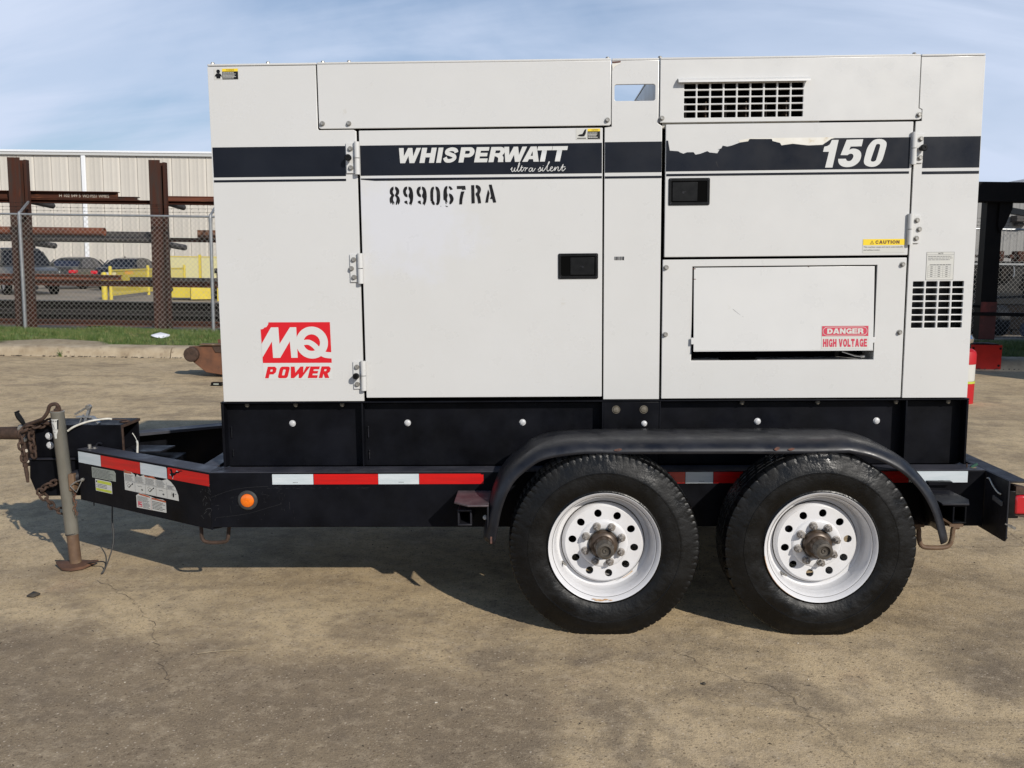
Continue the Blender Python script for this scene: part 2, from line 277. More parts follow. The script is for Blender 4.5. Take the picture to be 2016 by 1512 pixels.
# ------------------------------------------------------------------ mesh helpers
class MB:
    def __init__(s): s.v = []; s.f = []; s.mi = []; s.cur = 0
    def add(s, vs, fs):
        o = len(s.v); s.v += [tuple(p) for p in vs]
        for f in fs: s.f.append([i+o for i in f]); s.mi.append(s.cur)
        return s
    def box(s, x0, x1, y0, y1, z0, z1):
        if x0 > x1: x0, x1 = x1, x0
        if y0 > y1: y0, y1 = y1, y0
        if z0 > z1: z0, z1 = z1, z0
        return s.add([(x0,y0,z0),(x1,y0,z0),(x1,y1,z0),(x0,y1,z0),(x0,y0,z1),(x1,y0,z1),(x1,y1,z1),(x0,y1,z1)],
                     [(0,3,2,1),(4,5,6,7),(0,1,5,4),(1,2,6,5),(2,3,7,6),(3,0,4,7)])
    def obox(s, p, q, w, h, up=(0,0,1)):   # bar from p to q, width w, height h (centred)
        p = Vector(p); q = Vector(q); d = (q-p).normalized(); u = Vector(up); r = d.cross(u)
        if r.length < 1e-5: r = d.cross(Vector((1,0,0)))
        r.normalize(); u = r.cross(d)
        vs = [a + r*i*w/2 + u*j*h/2 for a in (p, q) for i, j in ((-1,-1),(1,-1),(1,1),(-1,1))]
        return s.add(vs, [(0,1,2,3),(4,7,6,5),(0,4,5,1),(1,5,6,2),(2,6,7,3),(3,7,4,0)])
    def prism(s, poly, a0, a1, axis='y'):  # poly in the two other axes
        n = len(poly)
        def P(c, a):
            u, w = c
            return (u, a, w) if axis == 'y' else ((a, u, w) if axis == 'x' else (u, w, a))
        vs = [P(c, a0) for c in poly] + [P(c, a1) for c in poly]
        ar = sum(poly[i][0]*poly[(i+1)%n][1]-poly[(i+1)%n][0]*poly[i][1] for i in range(n))
        fl = (ar > 0) ^ (axis in 'y') ^ (a0 > a1)
        fs = [tuple(range(n)), tuple(range(2*n-1, n-1, -1))] + [(i, n+i, n+(i+1)%n, (i+1)%n) for i in range(n)]
        if fl: fs = [tuple(reversed(f)) for f in fs]
        return s.add(vs, fs)
    def tube(s, pts, r, n=8, cap=True, closed=False):
        pts = [Vector(p) for p in pts]; rs = r if isinstance(r, (list, tuple)) else [r]*len(pts)
        m = len(pts); vs = []; prev = None
        for i, p in enumerate(pts):
            if closed: d = pts[(i+1)%m]-pts[i-1]
            else: d = pts[min(i+1, m-1)]-pts[max(i-1, 0)]
            d.normalize()
            if prev is None:
                a = Vector((0,0,1)) if abs(d.z) < .9 else Vector((1,0,0)); u = d.cross(a).normalized()
            else:
                u = (prev - d*prev.dot(d)); 
                if u.length < 1e-6: u = d.orthogonal()
                u.normalize()
            prev = u; w = d.cross(u)
            for k in range(n):
                t = 2*math.pi*k/n; vs.append(p + (u*math.cos(t)+w*math.sin(t))*rs[i])
        fs = []
        for i in range(m if closed else m-1):
            j = (i+1) % m
            for k in range(n): fs.append((i*n+k, i*n+(k+1)%n, j*n+(k+1)%n, j*n+k))
        if cap and not closed: fs += [tuple(range(n-1, -1, -1)), tuple((m-1)*n+k for k in range(n))]
        return s.add(vs, fs)
    def lathe(s, prof, c=(0,0,0), axis='y', n=48, closed=False, fn=None):   # prof = (r, a)
        vs = []; m = len(prof)
        for i in range(n):
            t = 2*math.pi*i/n; ct, st = math.cos(t), math.sin(t)
            for j, (r, a) in enumerate(prof):
                if fn: r, a = fn(i, j, r, a, t)
                if axis == 'y': p = (c[0]+r*ct, c[1]+a, c[2]+r*st)
                elif axis == 'x': p = (c[0]+a, c[1]+r*ct, c[2]+r*st)
                else: p = (c[0]+r*ct, c[1]+r*st, c[2]+a)
                vs.append(p)
        fs = []
        for i in range(n):
            k = (i+1) % n
            for j in range(m if closed else m-1):
                l = (j+1) % m; q = (i*m+j, i*m+l, k*m+l, k*m+j)
                fs.append(q if axis == 'y' else q[::-1])
        return s.add(vs, fs)
    def build(s, name, mats, parent=None, bevel=0., smooth=35, solid=0., loc=None):
        me = bpy.data.meshes.new(name); me.from_pydata(s.v, [], s.f)
        if not isinstance(mats, (list, tuple)): mats = [mats]
        for k in mats: me.materials.append(M[k] if isinstance(k, str) else k)
        if len(mats) > 1: me.polygons.foreach_set('material_index', s.mi)
        me.polygons.foreach_set('use_smooth', [True]*len(me.polygons)); me.update()
        if smooth: me.set_sharp_from_angle(angle=math.radians(smooth))
        o = bpy.data.objects.new(name, me); COL.objects.link(o)
        if solid: md = o.modifiers.new('s', 'SOLIDIFY'); md.thickness = solid; md.offset = 0
        if bevel: md = o.modifiers.new('b', 'BEVEL'); md.width = bevel; md.segments = 2; md.limit_method = 'ANGLE'; md.angle_limit = math.radians(40)
        put(o, parent, loc); return o
def put(o, parent, loc=None):
    if parent is not None:
        o.parent = parent
        if parent.get('base') is not None and parent.parent is None: o.location = -Vector(parent['base'])
    if loc is not None: o.location = o.location + Vector(loc)
def thing(name, label, cat, base=(0,0,0), group=None, rotz=0., tilt=False, absolute=True):
    """an Empty at the thing's base; with absolute=True its parts are given in scene coordinates"""
    o = bpy.data.objects.new(name, None); COL.objects.link(o); o.empty_display_size = .2
    if tilt:
        R = Matrix.Rotation(-TILT, 4, 'Y'); o.rotation_euler = R.to_euler(); o.location = R @ Vector(base)
    else: o.location = base; o.rotation_euler = (0, 0, rotz)
    o['label'] = label; o['category'] = cat
    if group: o['group'] = group
    if absolute: o['base'] = list(base)
    return o
def tag(o, label, cat, group=None):
    o['label'] = label; o['category'] = cat
    if group: o['group'] = group
    return o
def struct(o): o['kind'] = 'structure'; return o
def stuff(o): o['kind'] = 'stuff'; return o
def dupt(root, loc, label, rotz=None, group=None):
    r = root.copy(); COL.objects.link(r); r.location = loc; r['label'] = label
    if rotz is not None: r.rotation_euler = (0, 0, rotz)
    if group: r['group'] = group
    def rec(a, b):
        for ch in a.children:
            c = ch.copy(); COL.objects.link(c); c.parent = b; rec(ch, c)
    rec(root, r); return r
TILT = 0.02217
DG = None
def curve_mesh(cu, name, mats, xf, parent=None, loc=None, smooth=35):
    o = bpy.data.objects.new('tmp', cu); COL.objects.link(o)
    dg = bpy.context.evaluated_depsgraph_get(); dg.update()
    me = bpy.data.meshes.new_from_object(o.evaluated_get(dg)); bpy.data.objects.remove(o)
    n = len(me.vertices); a = np.empty(n*3, 'f'); me.vertices.foreach_get('co', a); a = a.reshape(-1, 3)
    a = xf(a); me.vertices.foreach_set('co', a.astype('f').ravel()); me.update()
    me.materials.clear(); me.materials.append(M[mats]); me.name = name
    if smooth: 
        me.polygons.foreach_set('use_smooth', [True]*len(me.polygons)); me.set_sharp_from_angle(angle=math.radians(smooth))
    ob = bpy.data.objects.new(name, me); COL.objects.link(ob); put(ob, parent, loc); return ob
def vert(y):     # curve plane (x, y, z) -> upright plate facing -Y, front at y
    return lambda a: np.stack([a[:, 0], y - a[:, 2], a[:, 1]], 1)
def shape(contours_list, ext=0., bev=0., z=0.):
    """contours_list: list of pieces; every piece a list of contours (outer + holes)"""
    cus = []
    for k, piece in enumerate(contours_list):
        cu = bpy.data.curves.new('c', 'CURVE'); cu.dimensions = '2D'; cu.fill_mode = 'BOTH' if not ext else 'BOTH'
        cu.extrude = ext; cu.bevel_depth = bev; cu.bevel_resolution = 1; cu.offset = -bev
        for c in piece:
            sp = cu.splines.new('POLY'); sp.points.add(len(c)-1)
            for p, q in zip(sp.points, c): p.co = (q[0], q[1], 0, 1)
            sp.use_cyclic_u = True
        cus.append(cu)
    return cus
def plate(contours, y, t, name, m, parent, bev=.0025):
    """sheet-metal plate: front face at y, thickness t going away from the viewer"""
    cu = shape([contours], t/2-bev, bev)[0]
    return curve_mesh(cu, name, m, lambda a: np.stack([a[:, 0], y + t/2 - a[:, 2], a[:, 1]], 1), parent)
def flat(pieces, y, name, m, parent, xf=None, step=.00025):
    """flat print, each overlapping piece a hair in front of the last; joined in one mesh"""
    vs, fs = [], []; plain = [(k, p) for k, p in enumerate(pieces) if not isinstance(p[0], SC)]
    for k, p in enumerate(pieces):
        if isinstance(p[0], SC):
            c = p[0]; n = len(c)//2; L_, R_ = c[:n], c[n:][::-1]; b = len(vs)
            for i in range(n):
                for q in (L_[i], R_[i]): vs.append((q[0], y - k*step - i*2e-6, q[1]))
            fs += [(b+2*i, b+2*i+1, b+2*i+3, b+2*i+2) for i in range(n-1)]
    for k, cu in zip([k for k, p in plain], shape([p for k, p in plain])):
        o = bpy.data.objects.new('tmp', cu); COL.objects.link(o)
        dg = bpy.context.evaluated_depsgraph_get(); dg.update()
        me = bpy.data.meshes.new_from_object(o.evaluated_get(dg)); bpy.data.objects.remove(o)
        b = len(vs)
        for v in me.vertices: vs.append((v.co.x, y - k*step, v.co.y))
        for p in me.polygons: fs.append([i+b for i in p.vertices])
        bpy.data.meshes.remove(me)
    if xf: vs = [xf(p) for p in vs]
    mb = MB(); mb.add(vs, fs); return mb.build(name, m, parent, smooth=0)
def text(s, x0, x1, z0, z1, y, name, m, parent, bold=0., shear=0., xf=None):
    cu = bpy.data.curves.new('t', 'FONT'); cu.body = s; cu.size = 1; cu.offset = bold; cu.shear = shear
    def f(a):
        mn = a.min(0); mxx = a.max(0)
        u = x0 + (a[:, 0]-mn[0])/(mxx[0]-mn[0])*(x1-x0); w = z0 + (a[:, 1]-mn[1])/(mxx[1]-mn[1])*(z1-z0)
        r = np.stack([u, np.full(len(u), y), w], 1)
        return np.array([xf(p) for p in r]) if xf else r
    return curve_mesh(cu, name, m, f, parent, smooth=0)
def rect(x0, x1, z0, z1, r=0., n=4):
    if not r: return [(x0, z0), (x1, z0), (x1, z1), (x0, z1)]
    o = []
    for cx, cz, a in ((x1-r, z0+r, -90), (x1-r, z1-r, 0), (x0+r, z1-r, 90), (x0+r, z0+r, 180)):
        for i in range(n+1):
            t = math.radians(a + 90*i/n); o.append((cx+r*math.cos(t), cz+r*math.sin(t)))
    return o
def circ(cx, cz, r, n=24, rz=None): return [(cx+r*math.cos(2*math.pi*i/n), cz+(rz or r)*math.sin(2*math.pi*i/n)) for i in range(n)]
def cr(pts, k=6, closed=False):   # Catmull-Rom
    P = [tuple(p) for p in pts]; n = len(P); o = []
    for i in range(n if closed else n-1):
        p0 = P[i-1] if (i or closed) else P[0]; p1 = P[i]; p2 = P[(i+1) % n]; p3 = P[(i+2) % n] if (closed or i+2 < n) else P[-1]
        for j in range(k):
            t = j/k
            o.append(tuple(.5*((2*b)+(-a+c)*t+(2*a-5*b+4*c-d)*t*t+(-a+3*b-3*c+d)*t**3) for a, b, c, d in zip(p0, p1, p2, p3)))
    if not closed: o.append(P[-1])
    return o
class SC(list): pass
def stroke(pts, w, w2=None):
    """outline polygon of a 2D path of width w"""
    n = len(pts); L_, R_ = [], []
    for i, p in enumerate(pts):
        a = pts[max(i-1, 0)]; b = pts[min(i+1, n-1)]; dx_, dy_ = b[0]-a[0], b[1]-a[1]; l = math.hypot(dx_, dy_) or 1
        ww = w if w2 is None else w+(w2-w)*i/(n-1)
        L_.append((p[0]-dy_/l*ww/2, p[1]+dx_/l*ww/2)); R_.append((p[0]+dy_/l*ww/2, p[1]-dx_/l*ww/2))
    return SC(L_ + R_[::-1])
def hexbolt(name, m, parent, x, y, z, r=.009, h=.008, washer=True, mesh=[{}]):
    key = (m, r, h, washer)
    if key not in mesh[0]:
        b = MB()
        if washer: b.lathe([(0, 0), (r*1.35, 0), (r*1.35, -h*.25), (0, -h*.25)][1:3]+[(0, -h*.25)], n=14)
        b.lathe([(r, 0), (r, -h*.85), (r*.8, -h), (0, -h)], n=6 if r > .012 else 12)
        o = b.build(name, m, None); mesh[0][key] = o.data; bpy.data.objects.remove(o)
    o = bpy.data.objects.new(name, mesh[0][key]); COL.objects.link(o); put(o, parent); o.location = o.location + Vector((x, y, z)); return o
# ================================================================== GROUND
def gz(x, y):
    w = 1.0 if y < 3 else (0.0 if y > 9.2 else 0.5+0.5*math.cos(math.pi*(y-3)/6.2))
    return 0.02217*max(-9, min(9, x))*w
mb = MB()
xs = sorted(set([-60, -30, -20, -14, -11] + [-9+i*1.0 for i in range(19)] + [11, 14, 20, 30, 60])); ys = [-40, -20, -10, -6, -3, 0, 3] + [3+.62*i for i in range(1, 11)] + [10.26]
vs = [(x, y, gz(x, y)) for y in ys for x in xs]; nx = len(xs)
mb.add(vs, [(j*nx+i, j*nx+i+1, (j+1)*nx+i+1, (j+1)*nx+i) for j in range(len(ys)-1) for i in range(nx-1)])
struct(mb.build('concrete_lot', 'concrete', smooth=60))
# kerb, cast in lengths with open joints
kerb_empty = bpy.data.objects.new('kerb', None); COL.objects.link(kerb_empty); kerb_empty['kind'] = 'structure'; kerb_empty.location = (0, 10.26, 0)
def ky(x): return .018*(x+8)
prof = [(0, -.05), (.02, .07), (.055, .125), (.10, .15), (.50, .155), (.52, .10), (.52, -.05)]
x = -24.0
while x < 24:
    L_ = 3.05; b = MB(); ns = 36; vs = []
    for i in range(ns+1):
        xx = x + (L_-.018)*i/ns
        for k, (a, z) in enumerate(prof):
            j = .009*math.sin(xx*7.1+k*2)+.007*math.sin(xx*17+k)+.004*math.sin(xx*41+k*3)
            vs.append((xx, a+ky(xx)+(j if k < 4 else 0), z+(j*.7 if 0 < k < 4 else 0)))
    m_ = len(prof)
    fs = [(i*m_+k, i*m_+k+1, (i+1)*m_+k+1, (i+1)*m_+k) for i in range(ns) for k in range(m_-1)]
    fs = [f[::-1] for f in fs] + [tuple(range(m_)), tuple(ns*m_+k for k in range(m_-1, -1, -1))]
    b.add(vs, fs); b.build('kerb_stone', 'kerb', kerb_empty, smooth=50); x += L_
# grass verge
mb = MB(); N1 = 60
def vz(x, y): 
    t = (y-10.76-ky(x)); return .135 + .03*min(1, max(0, t/2.4)) + .012*math.sin(x*1.7+y*2)+.008*math.sin(x*4.1-y*3)
vs = []; ysv = [0, .15, .4, .8, 1.3, 1.9, 2.6, 3.4]
for i in range(N1+1):
    xx = -24+48*i/N1
    for t in ysv: yy = 10.76+ky(xx)+t; vs.append((xx, yy, vz(xx, yy)))
m_ = len(ysv)
mb.add(vs, [(i*m_+k, (i+1)*m_+k, (i+1)*m_+k+1, i*m_+k+1) for i in range(N1) for k in range(m_-1)])
struct(mb.build('grass_verge', 'soil', smooth=180))
# blades of grass (one mass)
def blades(n, x0, x1):
    x = rng.uniform(x0, x1, n); t = rng.uniform(-.03, 2.9, n)**1.0
    clump = np.sin(x*2.3)*np.sin(t*3.1+x)+np.sin(x*5.7+t*4)*.6
    keep = rng.uniform(-1.5, 1.1, n) < clump+.9
    bare = ((x+7.9)/.95)**2 + ((t-.10)/.55)**2 < rng.uniform(.6, 1.4, n)
    keep &= ~bare
    x = x[keep]; t = t[keep]; n = len(x)
    y = 10.76+.018*(x+8)+t; z = .135+.03*np.clip(t/2.4, 0, 1)+.012*np.sin(x*1.7+y*2)+.008*np.sin(x*4.1-y*3)-.004
    h = rng.uniform(.015, .085, n)*(1+.35*np.sin(x*3+t*5)); a = rng.uniform(0, math.pi*2, n); w = rng.uniform(.0025, .006, n); le = rng.uniform(0, .9, n)*h; la = rng.uniform(0, math.pi*2, n)
    v = np.empty((n, 3, 3)); v[:, 0] = np.stack([x-np.cos(a)*w, y-np.sin(a)*w, z], 1); v[:, 1] = np.stack([x+np.cos(a)*w, y+np.sin(a)*w, z], 1)
    v[:, 2] = np.stack([x+np.cos(la)*le, y+np.sin(la)*le, z+h], 1); return v
v = np.concatenate([blades(95000, -12.5, -4.0), blades(60000, 5.0, 12.5), blades(30000, -4, 5), blades(14000, -24, -12.5), blades(14000, 12.5, 24)]).reshape(-1, 3)
me = bpy.data.meshes.new('grass'); n3 = len(v)
me.vertices.add(n3); me.vertices.foreach_set('co', v.astype('f').ravel()); me.loops.add(n3); me.loops.foreach_set('vertex_index', np.arange(n3, dtype='i')); me.polygons.add(n3//3)
me.polygons.foreach_set('loop_start', np.arange(0, n3, 3, dtype='i')); me.update(); me.validate(); me.materials.append(M['grass'])
g = bpy.data.objects.new('grass', me); COL.objects.link(g); stuff(g)
# bare sandy patch at the kerb
b = MB(); vs = [(-7.9, 10.98, .215)]; n = 22
for i in range(n):
    a = 2*math.pi*i/n; q = 1+.16*math.sin(i*2.7)+.1*math.sin(i*5.1); vs.append((-7.9+.90*q*math.cos(a), 10.98+.34*q*math.sin(a), .150))
b.add(vs, [(0, 1+i, 1+(i+1) % n) for i in range(n)]); struct(b.build('sand_patch', 'sand', smooth=180))
# yard behind the fence
mb = MB(); yy = [14.1, 16, 20, 26, 200]; zz = [.15, .12, .02, 0, 0]
mb.add([(x, y, z) for y, z in zip(yy, zz) for x in (-220, 220)], [(2*i, 2*i+1, 2*i+3, 2*i+2) for i in range(4)])
struct(mb.build('yard_ground', 'yard', smooth=180))
mb = MB(); mb.box(-600, 600, 200, 900, -.5, -.01); struct(mb.build('far_ground', 'yard'))
# hairline cracks that can be followed in the lot
def crack(pts, w):
    P = []
    for (a, b_) in zip(pts[:-1], pts[1:]):
        for k in range(9):
            t = k/9; P.append((a[0]+(b_[0]-a[0])*t+random.gauss(0, .010), a[1]+(b_[1]-a[1])*t+random.gauss(0, .008)))
    P.append(pts[-1]); b = MB(); vs = []
    for i, p in enumerate(P):
        ww = w*random.uniform(.3, 1.); q = P[min(i+1, len(P)-1)]; o = P[max(i-1, 0)]; dx_, dy_ = q[0]-o[0], q[1]-o[1]; l = math.hypot(dx_, dy_)
        for s_ in (-1, 1):
            X_, Y_ = p[0]-s_*dy_/l*ww/2, p[1]+s_*dx_/l*ww/2; vs.append((X_, Y_, gz(X_, Y_)+.003))
    b.add(vs, [(2*i, 2*i+1, 2*i+3, 2*i+2) for i in range(len(P)-1)]); struct(b.build('crack', 'crackdirt', smooth=0))
crack([(-2.2, .25), (-1.98, .06), (-1.82, -.13), (-1.69, -.31), (-1.55, -.60), (-1.47, -.74), (-1.38, -.92)], .0030)
crack([(.93, -.95), (1.0, -1.13), (1.03, -1.34), (1.05, -1.5)], .0026)
crack([(2.95, 1.62), (2.83, 1.33), (2.79, .87), (2.9, .6)], .004)
crack([(2.05, .80), (2.4, .785), (2.8, .81)], .004)
crack([(-2.2, .95), (-2.12, 1.15), (-2.14, 1.35)], .005)
crack([(.62, -.62), (.72, -.8), (.8, -.88), (.93, -.95)], .003)

def glyph(ch):
    if ch == 'W': return [[[(0,1),(.31,1),(.42,.45),(.60,1),(.88,1),(1.04,.45),(1.15,1),(1.45,1),(1.19,0),(.87,0),(.72,.47),(.58,0),(.26,0)]]]
    if ch == 'H': return [[[(0,0),(0,1),(.33,1),(.33,.64),(.62,.64),(.62,1),(.95,1),(.95,0),(.62,0),(.62,.37),(.33,.37),(.33,0)]]]
    if ch == 'I': return [[[(0,0),(0,1),(.33,1),(.33,0)]]]
    if ch == 'E': return [[[(0,0),(0,1),(.85,1),(.85,.76),(.32,.76),(.32,.62),(.80,.62),(.80,.39),(.32,.39),(.32,.25),(.87,.25),(.87,0)]]]
    if ch == 'T': return [[[(0,1),(.94,1),(.94,.74),(.63,.74),(.63,0),(.31,0),(.31,.74),(0,.74)]]]
    if ch == 'A': return [[[(0,0),(.34,1),(.72,1),(1.04,0),(.71,0),(.65,.17),(.39,.17),(.33,0)], [(.45,.39),(.59,.39),(.52,.70)]]]
    if ch in 'PR':
        bz = .34 if ch == 'P' else .38; cy = (1+bz)/2; r = (1-bz)/2
        o = [(0,0),(0,1),(.60,1)] + [(.60+r*1.0*math.cos(math.radians(t)), cy+r*math.sin(math.radians(t))) for t in range(75, -76, -15)] + [(.60,bz),(.32,bz),(.32,0)]
        h = [(.32,.77),(.54,.77)] + [(.54+.09*math.cos(math.radians(t)), cy+.10*math.sin(math.radians(t))) for t in range(60, -61, -30)] + [(.54,cy-.10),(.32,cy-.10)]
        pcs = [[o, h]]
        if ch == 'R': pcs.append([cr([(.50,.42),(.62,.50),(.80,.44),(.90,.30),(.92,.10)], 4) + [(.95,0),(.60,0)] + cr([(.59,.15),(.56,.28),(.42,.36)], 3)])
        return pcs
    if ch == 'D': return [[[(0,0),(0,1),(.45,1)] + [(.45+.47*math.cos(math.radians(t)), .5+.5*math.sin(math.radians(t))) for t in range(80, -81, -16)] + [(.45,0)], [(.32,.26),(.32,.74),(.42,.74)] + [(.42+.18*math.cos(math.radians(t)), .5+.24*math.sin(math.radians(t))) for t in range(70, -71, -20)] + [(.42,.26)]]]
    if ch == 'O': return [[circ(.52, .5, .52, 32, .515), circ(.52, .5, .20, 24, .26)]]
    if ch == 'N': return [[[(0,0),(0,1),(.34,1),(.66,.48),(.66,1),(.97,1),(.97,0),(.65,0),(.31,.54),(.31,0)]]]
    if ch == 'L': return [[[(0,0),(0,1),(.33,1),(.33,.27),(.80,.27),(.80,0)]]]
    if ch == 'V': return [[[(0,1),(.34,1),(.52,.36),(.70,1),(1.03,1),(.70,0),(.34,0)]]]
    if ch == 'U': return [[[(0,1),(.32,1),(.32,.42),(.36,.29),(.48,.25),(.60,.29),(.64,.42),(.64,1),(.96,1),(.96,.38),(.88,.14),(.70,.01),(.48,-.02),(.26,.01),(.08,.14),(0,.38)]]]
    if ch == 'C': return [[stroke(cr([(.86,.68),(.72,.83),(.50,.88),(.26,.78),(.16,.50),(.26,.22),(.50,.12),(.72,.17),(.86,.32)], 5), .26)]]
    if ch == 'G': return [[stroke(cr([(.86,.72),(.72,.84),(.50,.88),(.26,.78),(.16,.50),(.26,.22),(.48,.12),(.70,.18),(.80,.30)], 5), .26)], [[(.52,.55),(.96,.55),(.96,0),(.74,0),(.72,.30),(.52,.32)]]]
    if ch == 'S': return [[stroke(cr([(.83,.66),(.74,.82),(.48,.885),(.23,.80),(.22,.64),(.45,.55),(.70,.44),(.76,.27),(.56,.135),(.28,.14),(.13,.34)], 6), .245)]]
def word(txt, x0, x1, z0, z1, gap=.10, narrow=1.):
    pcs = []; x = 0
    for ch in txt:
        if ch == ' ': x += .45; continue
        g_ = glyph(ch); w = max(p[0] for pc in g_ for k in pc for p in k)
        for pc in g_: pcs.append([type(k)([(x+p[0], p[1]) for p in k]) for k in pc])
        x += w+gap
    x -= gap
    return [[type(k)([(x0+p[0]/x*(x1-x0), z0+p[1]*(z1-z0)) for p in k]) for k in pc] for pc in pcs]
# ================================================================== GENERATOR
GD = 1.34                                # depth of the housing
gen = thing('generator', 'big white generator housing with a dark blue stripe, mounted on the black trailer', 'generator', (.3, .67, .644), tilt=True)
T_ = .014
# --- left corner sheet, notched at the top right, and its stripe
left = plate([[(-1.421, .956), (-.760, .956), (-.760, 2.183), (-.772, 2.190), (-.928, 2.190), (-.933, 2.197), (-.933, 2.472), (-1.421, 2.472)]], 0, T_, 'corner_panel', 'white', gen)
flat([[rect(-1.415, -.812, 1.986, 2.119)], [rect(-1.415, -.812, 1.964, 1.974)]], -.0012, 'stripe', 'stripe', left)
# --- long top panel with corner bolts
top1 = plate([[(-.926, 2.198), (-.918, 2.194), (.376, 2.194), (.382, 2.200), (.382, 2.474), (-.926, 2.474)]], -.006, T_, 'top_panel', 'white', gen)
for x, z in ((-.910, 2.217), (-.791, 2.216), (.366, 2.217)): hexbolt('bolt', 'zinc', top1, x, -.006, z, .0085, .014)
# --- middle sheet with the lifting-eye opening
mid = plate([[(.353, .958), (.611, .958), (.611, 2.190), (.594, 2.20), (.594, 2.474), (.386, 2.474), (.386, 2.190), (.355, 2.186)], rect(.398, .578, 2.300, 2.371, .010)], 0, T_, 'middle_panel', 'white', gen)
flat([[rect(.357, .610, 1.988, 2.122)], [rect(.357, .610, 1.962, 1.972)]], -.0012, 'stripe', 'stripe', mid)
b = MB(); z = 1.614
for i in range(15): 
    w = random.choice([.0008, .0012, .0018]); b.box(.402+i*.003, .402+i*.003+w, -.0016, -.0006, 1.598, z)
b.build('barcode', 'ink', mid)
flat([[[(.385, 2.470), (.425, 2.472), (.424, 2.466), (.39, 2.462)]]], -.0014, 'paint_chip', 'fenderrust', mid)
flat([[[(.386, 2.462), (.43, 2.461), (.41, 2.455), (.395, 2.445), (.39, 2.43)]]], -.0013, 'paint_chip', 'peel', mid)
# --- top right panel with the exhaust grille and its rain lip
holes = []
gx0, gx1, gz0, gz1 = .7055, 1.2305, 2.2225, 2.3700; nx_, nz_ = 9, 5; bw = .0075
cw = (gx1-gx0-bw*(nx_-1))/nx_; chh = (gz1-gz0-.0065*(nz_-1))/nz_
for i in range(nx_):
    for j in range(nz_):
        a = gx0+i*(cw+bw); c = gz0+j*(chh+.0065); holes.append(rect(a, a+cw, c, c+chh, .003, 2))
top2 = plate([[(.600, 2.203), (1.742, 2.203), (1.752, 2.208), (1.752, 2.245), (1.738, 2.252), (1.738, 2.474), (.600, 2.474)]] + holes, -.006, T_, 'grille_panel', 'white', gen, bev=.0018)
mb = MB(); mb.prism([(-.006, 2.392), (-.020, 2.389), (-.034, 2.380), (-.036, 2.371), (-.033, 2.371), (-.031, 2.378), (-.018, 2.386), (-.006, 2.388)], .676, 1.253, 'x'); mb.build('rain_lip', 'white', top2)
for x, z in ((.608, 2.222), (1.740, 2.224)): hexbolt('bolt', 'zinc', top2, x, -.006, z, .0085, .014)
# --- right corner sheet with the ventilation slots
holes = []
vx0, vx1, vz0, vz1 = 1.7515, 1.9795, 1.2795, 1.4905; cw = (vx1-vx0-3*.0085)/4; chh = (vz1-vz0-6*.0062)/7
for i in range(4):
    for j in range(7):
        a = vx0+i*(cw+.0085); c = vz0+j*(chh+.0062); holes.append(rect(a, a+cw, c, c+chh, .0035, 2))
right = plate([[(1.726, .958), (2.022, .958), (2.022, 2.472), (1.744, 2.472), (1.744, 2.254), (1.757, 2.248), (1.757, 2.198), (1.731, 2.196)]] + holes, 0, T_, 'corner_panel', 'white', gen, bev=.0018)
flat([[rect(1.768, 2.019, 1.993, 2.129)], [rect(1.768, 2.019, 1.966, 1.978)]], -.0012, 'stripe', 'stripe', right)
# --- doors
doorL = plate([rect(-.748, .346, .972, 2.185, .004)][0:1], -.004, .018, 'door', 'whitedoor', gen); doorL['label'] = 'tall left door with a dark stripe, white lettering and stencilled number'
flat([[rect(-.744, .343, 1.986, 2.119)], [[(-.68, 1.963), (.343, 1.963), (.343, 1.973), (-.744, 1.974), (-.744, 1.969)]]], -.0052, 'stripe', 'stripe', doorL)
doorR = plate([rect(.6265, 1.719, 1.609, 2.195, .004)], -.006, .018, 'door', 'white', gen); doorR['label'] = 'wide upper right door with a torn dark stripe and the number 150'
peel = [(.637, 2.125), (.645, 2.081), (.683, 2.078), (.690, 2.073), (.706, 2.067), (.722, 2.073), (.751, 2.073), (.760, 2.062), (.781, 2.066), (.812, 2.077), (.822, 2.071), (.857, 2.067), (.868, 2.086), (.875, 2.089), (.880, 2.100), (.900, 2.096), (.920, 2.100), (.954, 2.112), (.992, 2.117), (.998, 2.127), (1.097, 2.126), (1.100, 2.117), (1.134, 2.108), (1.140, 2.098), (1.190, 2.104), (1.258, 2.096), (1.321, 2.098), (1.358, 2.123), (1.375, 2.127)]
flat([[[(.629, 1.990), (1.708, 1.992), (1.708, 2.127)] + peel[::-1] + [(.629, 2.125)]], [rect(.631, 1.708, 1.969, 1.979)]], -.0074, 'stripe', 'stripe', doorR)
flat([[[(p[0], p[1]+.001) for p in peel[17:]] + [(1.36, 2.131), (1.0, 2.131), (.95, 2.122)]]], -.0070, 'bare_patch', 'peel', doorR)
flat([[stroke([(.86, 2.084), (.93, 2.097), (1.0, 2.092), (1.1, 2.096)], .0012, .0004)], [stroke([(.852, 2.03), (.859, 2.01), (.864, 2.006)], .006, .001)]], -.0079, 'scratch', 'blackdusty', doorR)
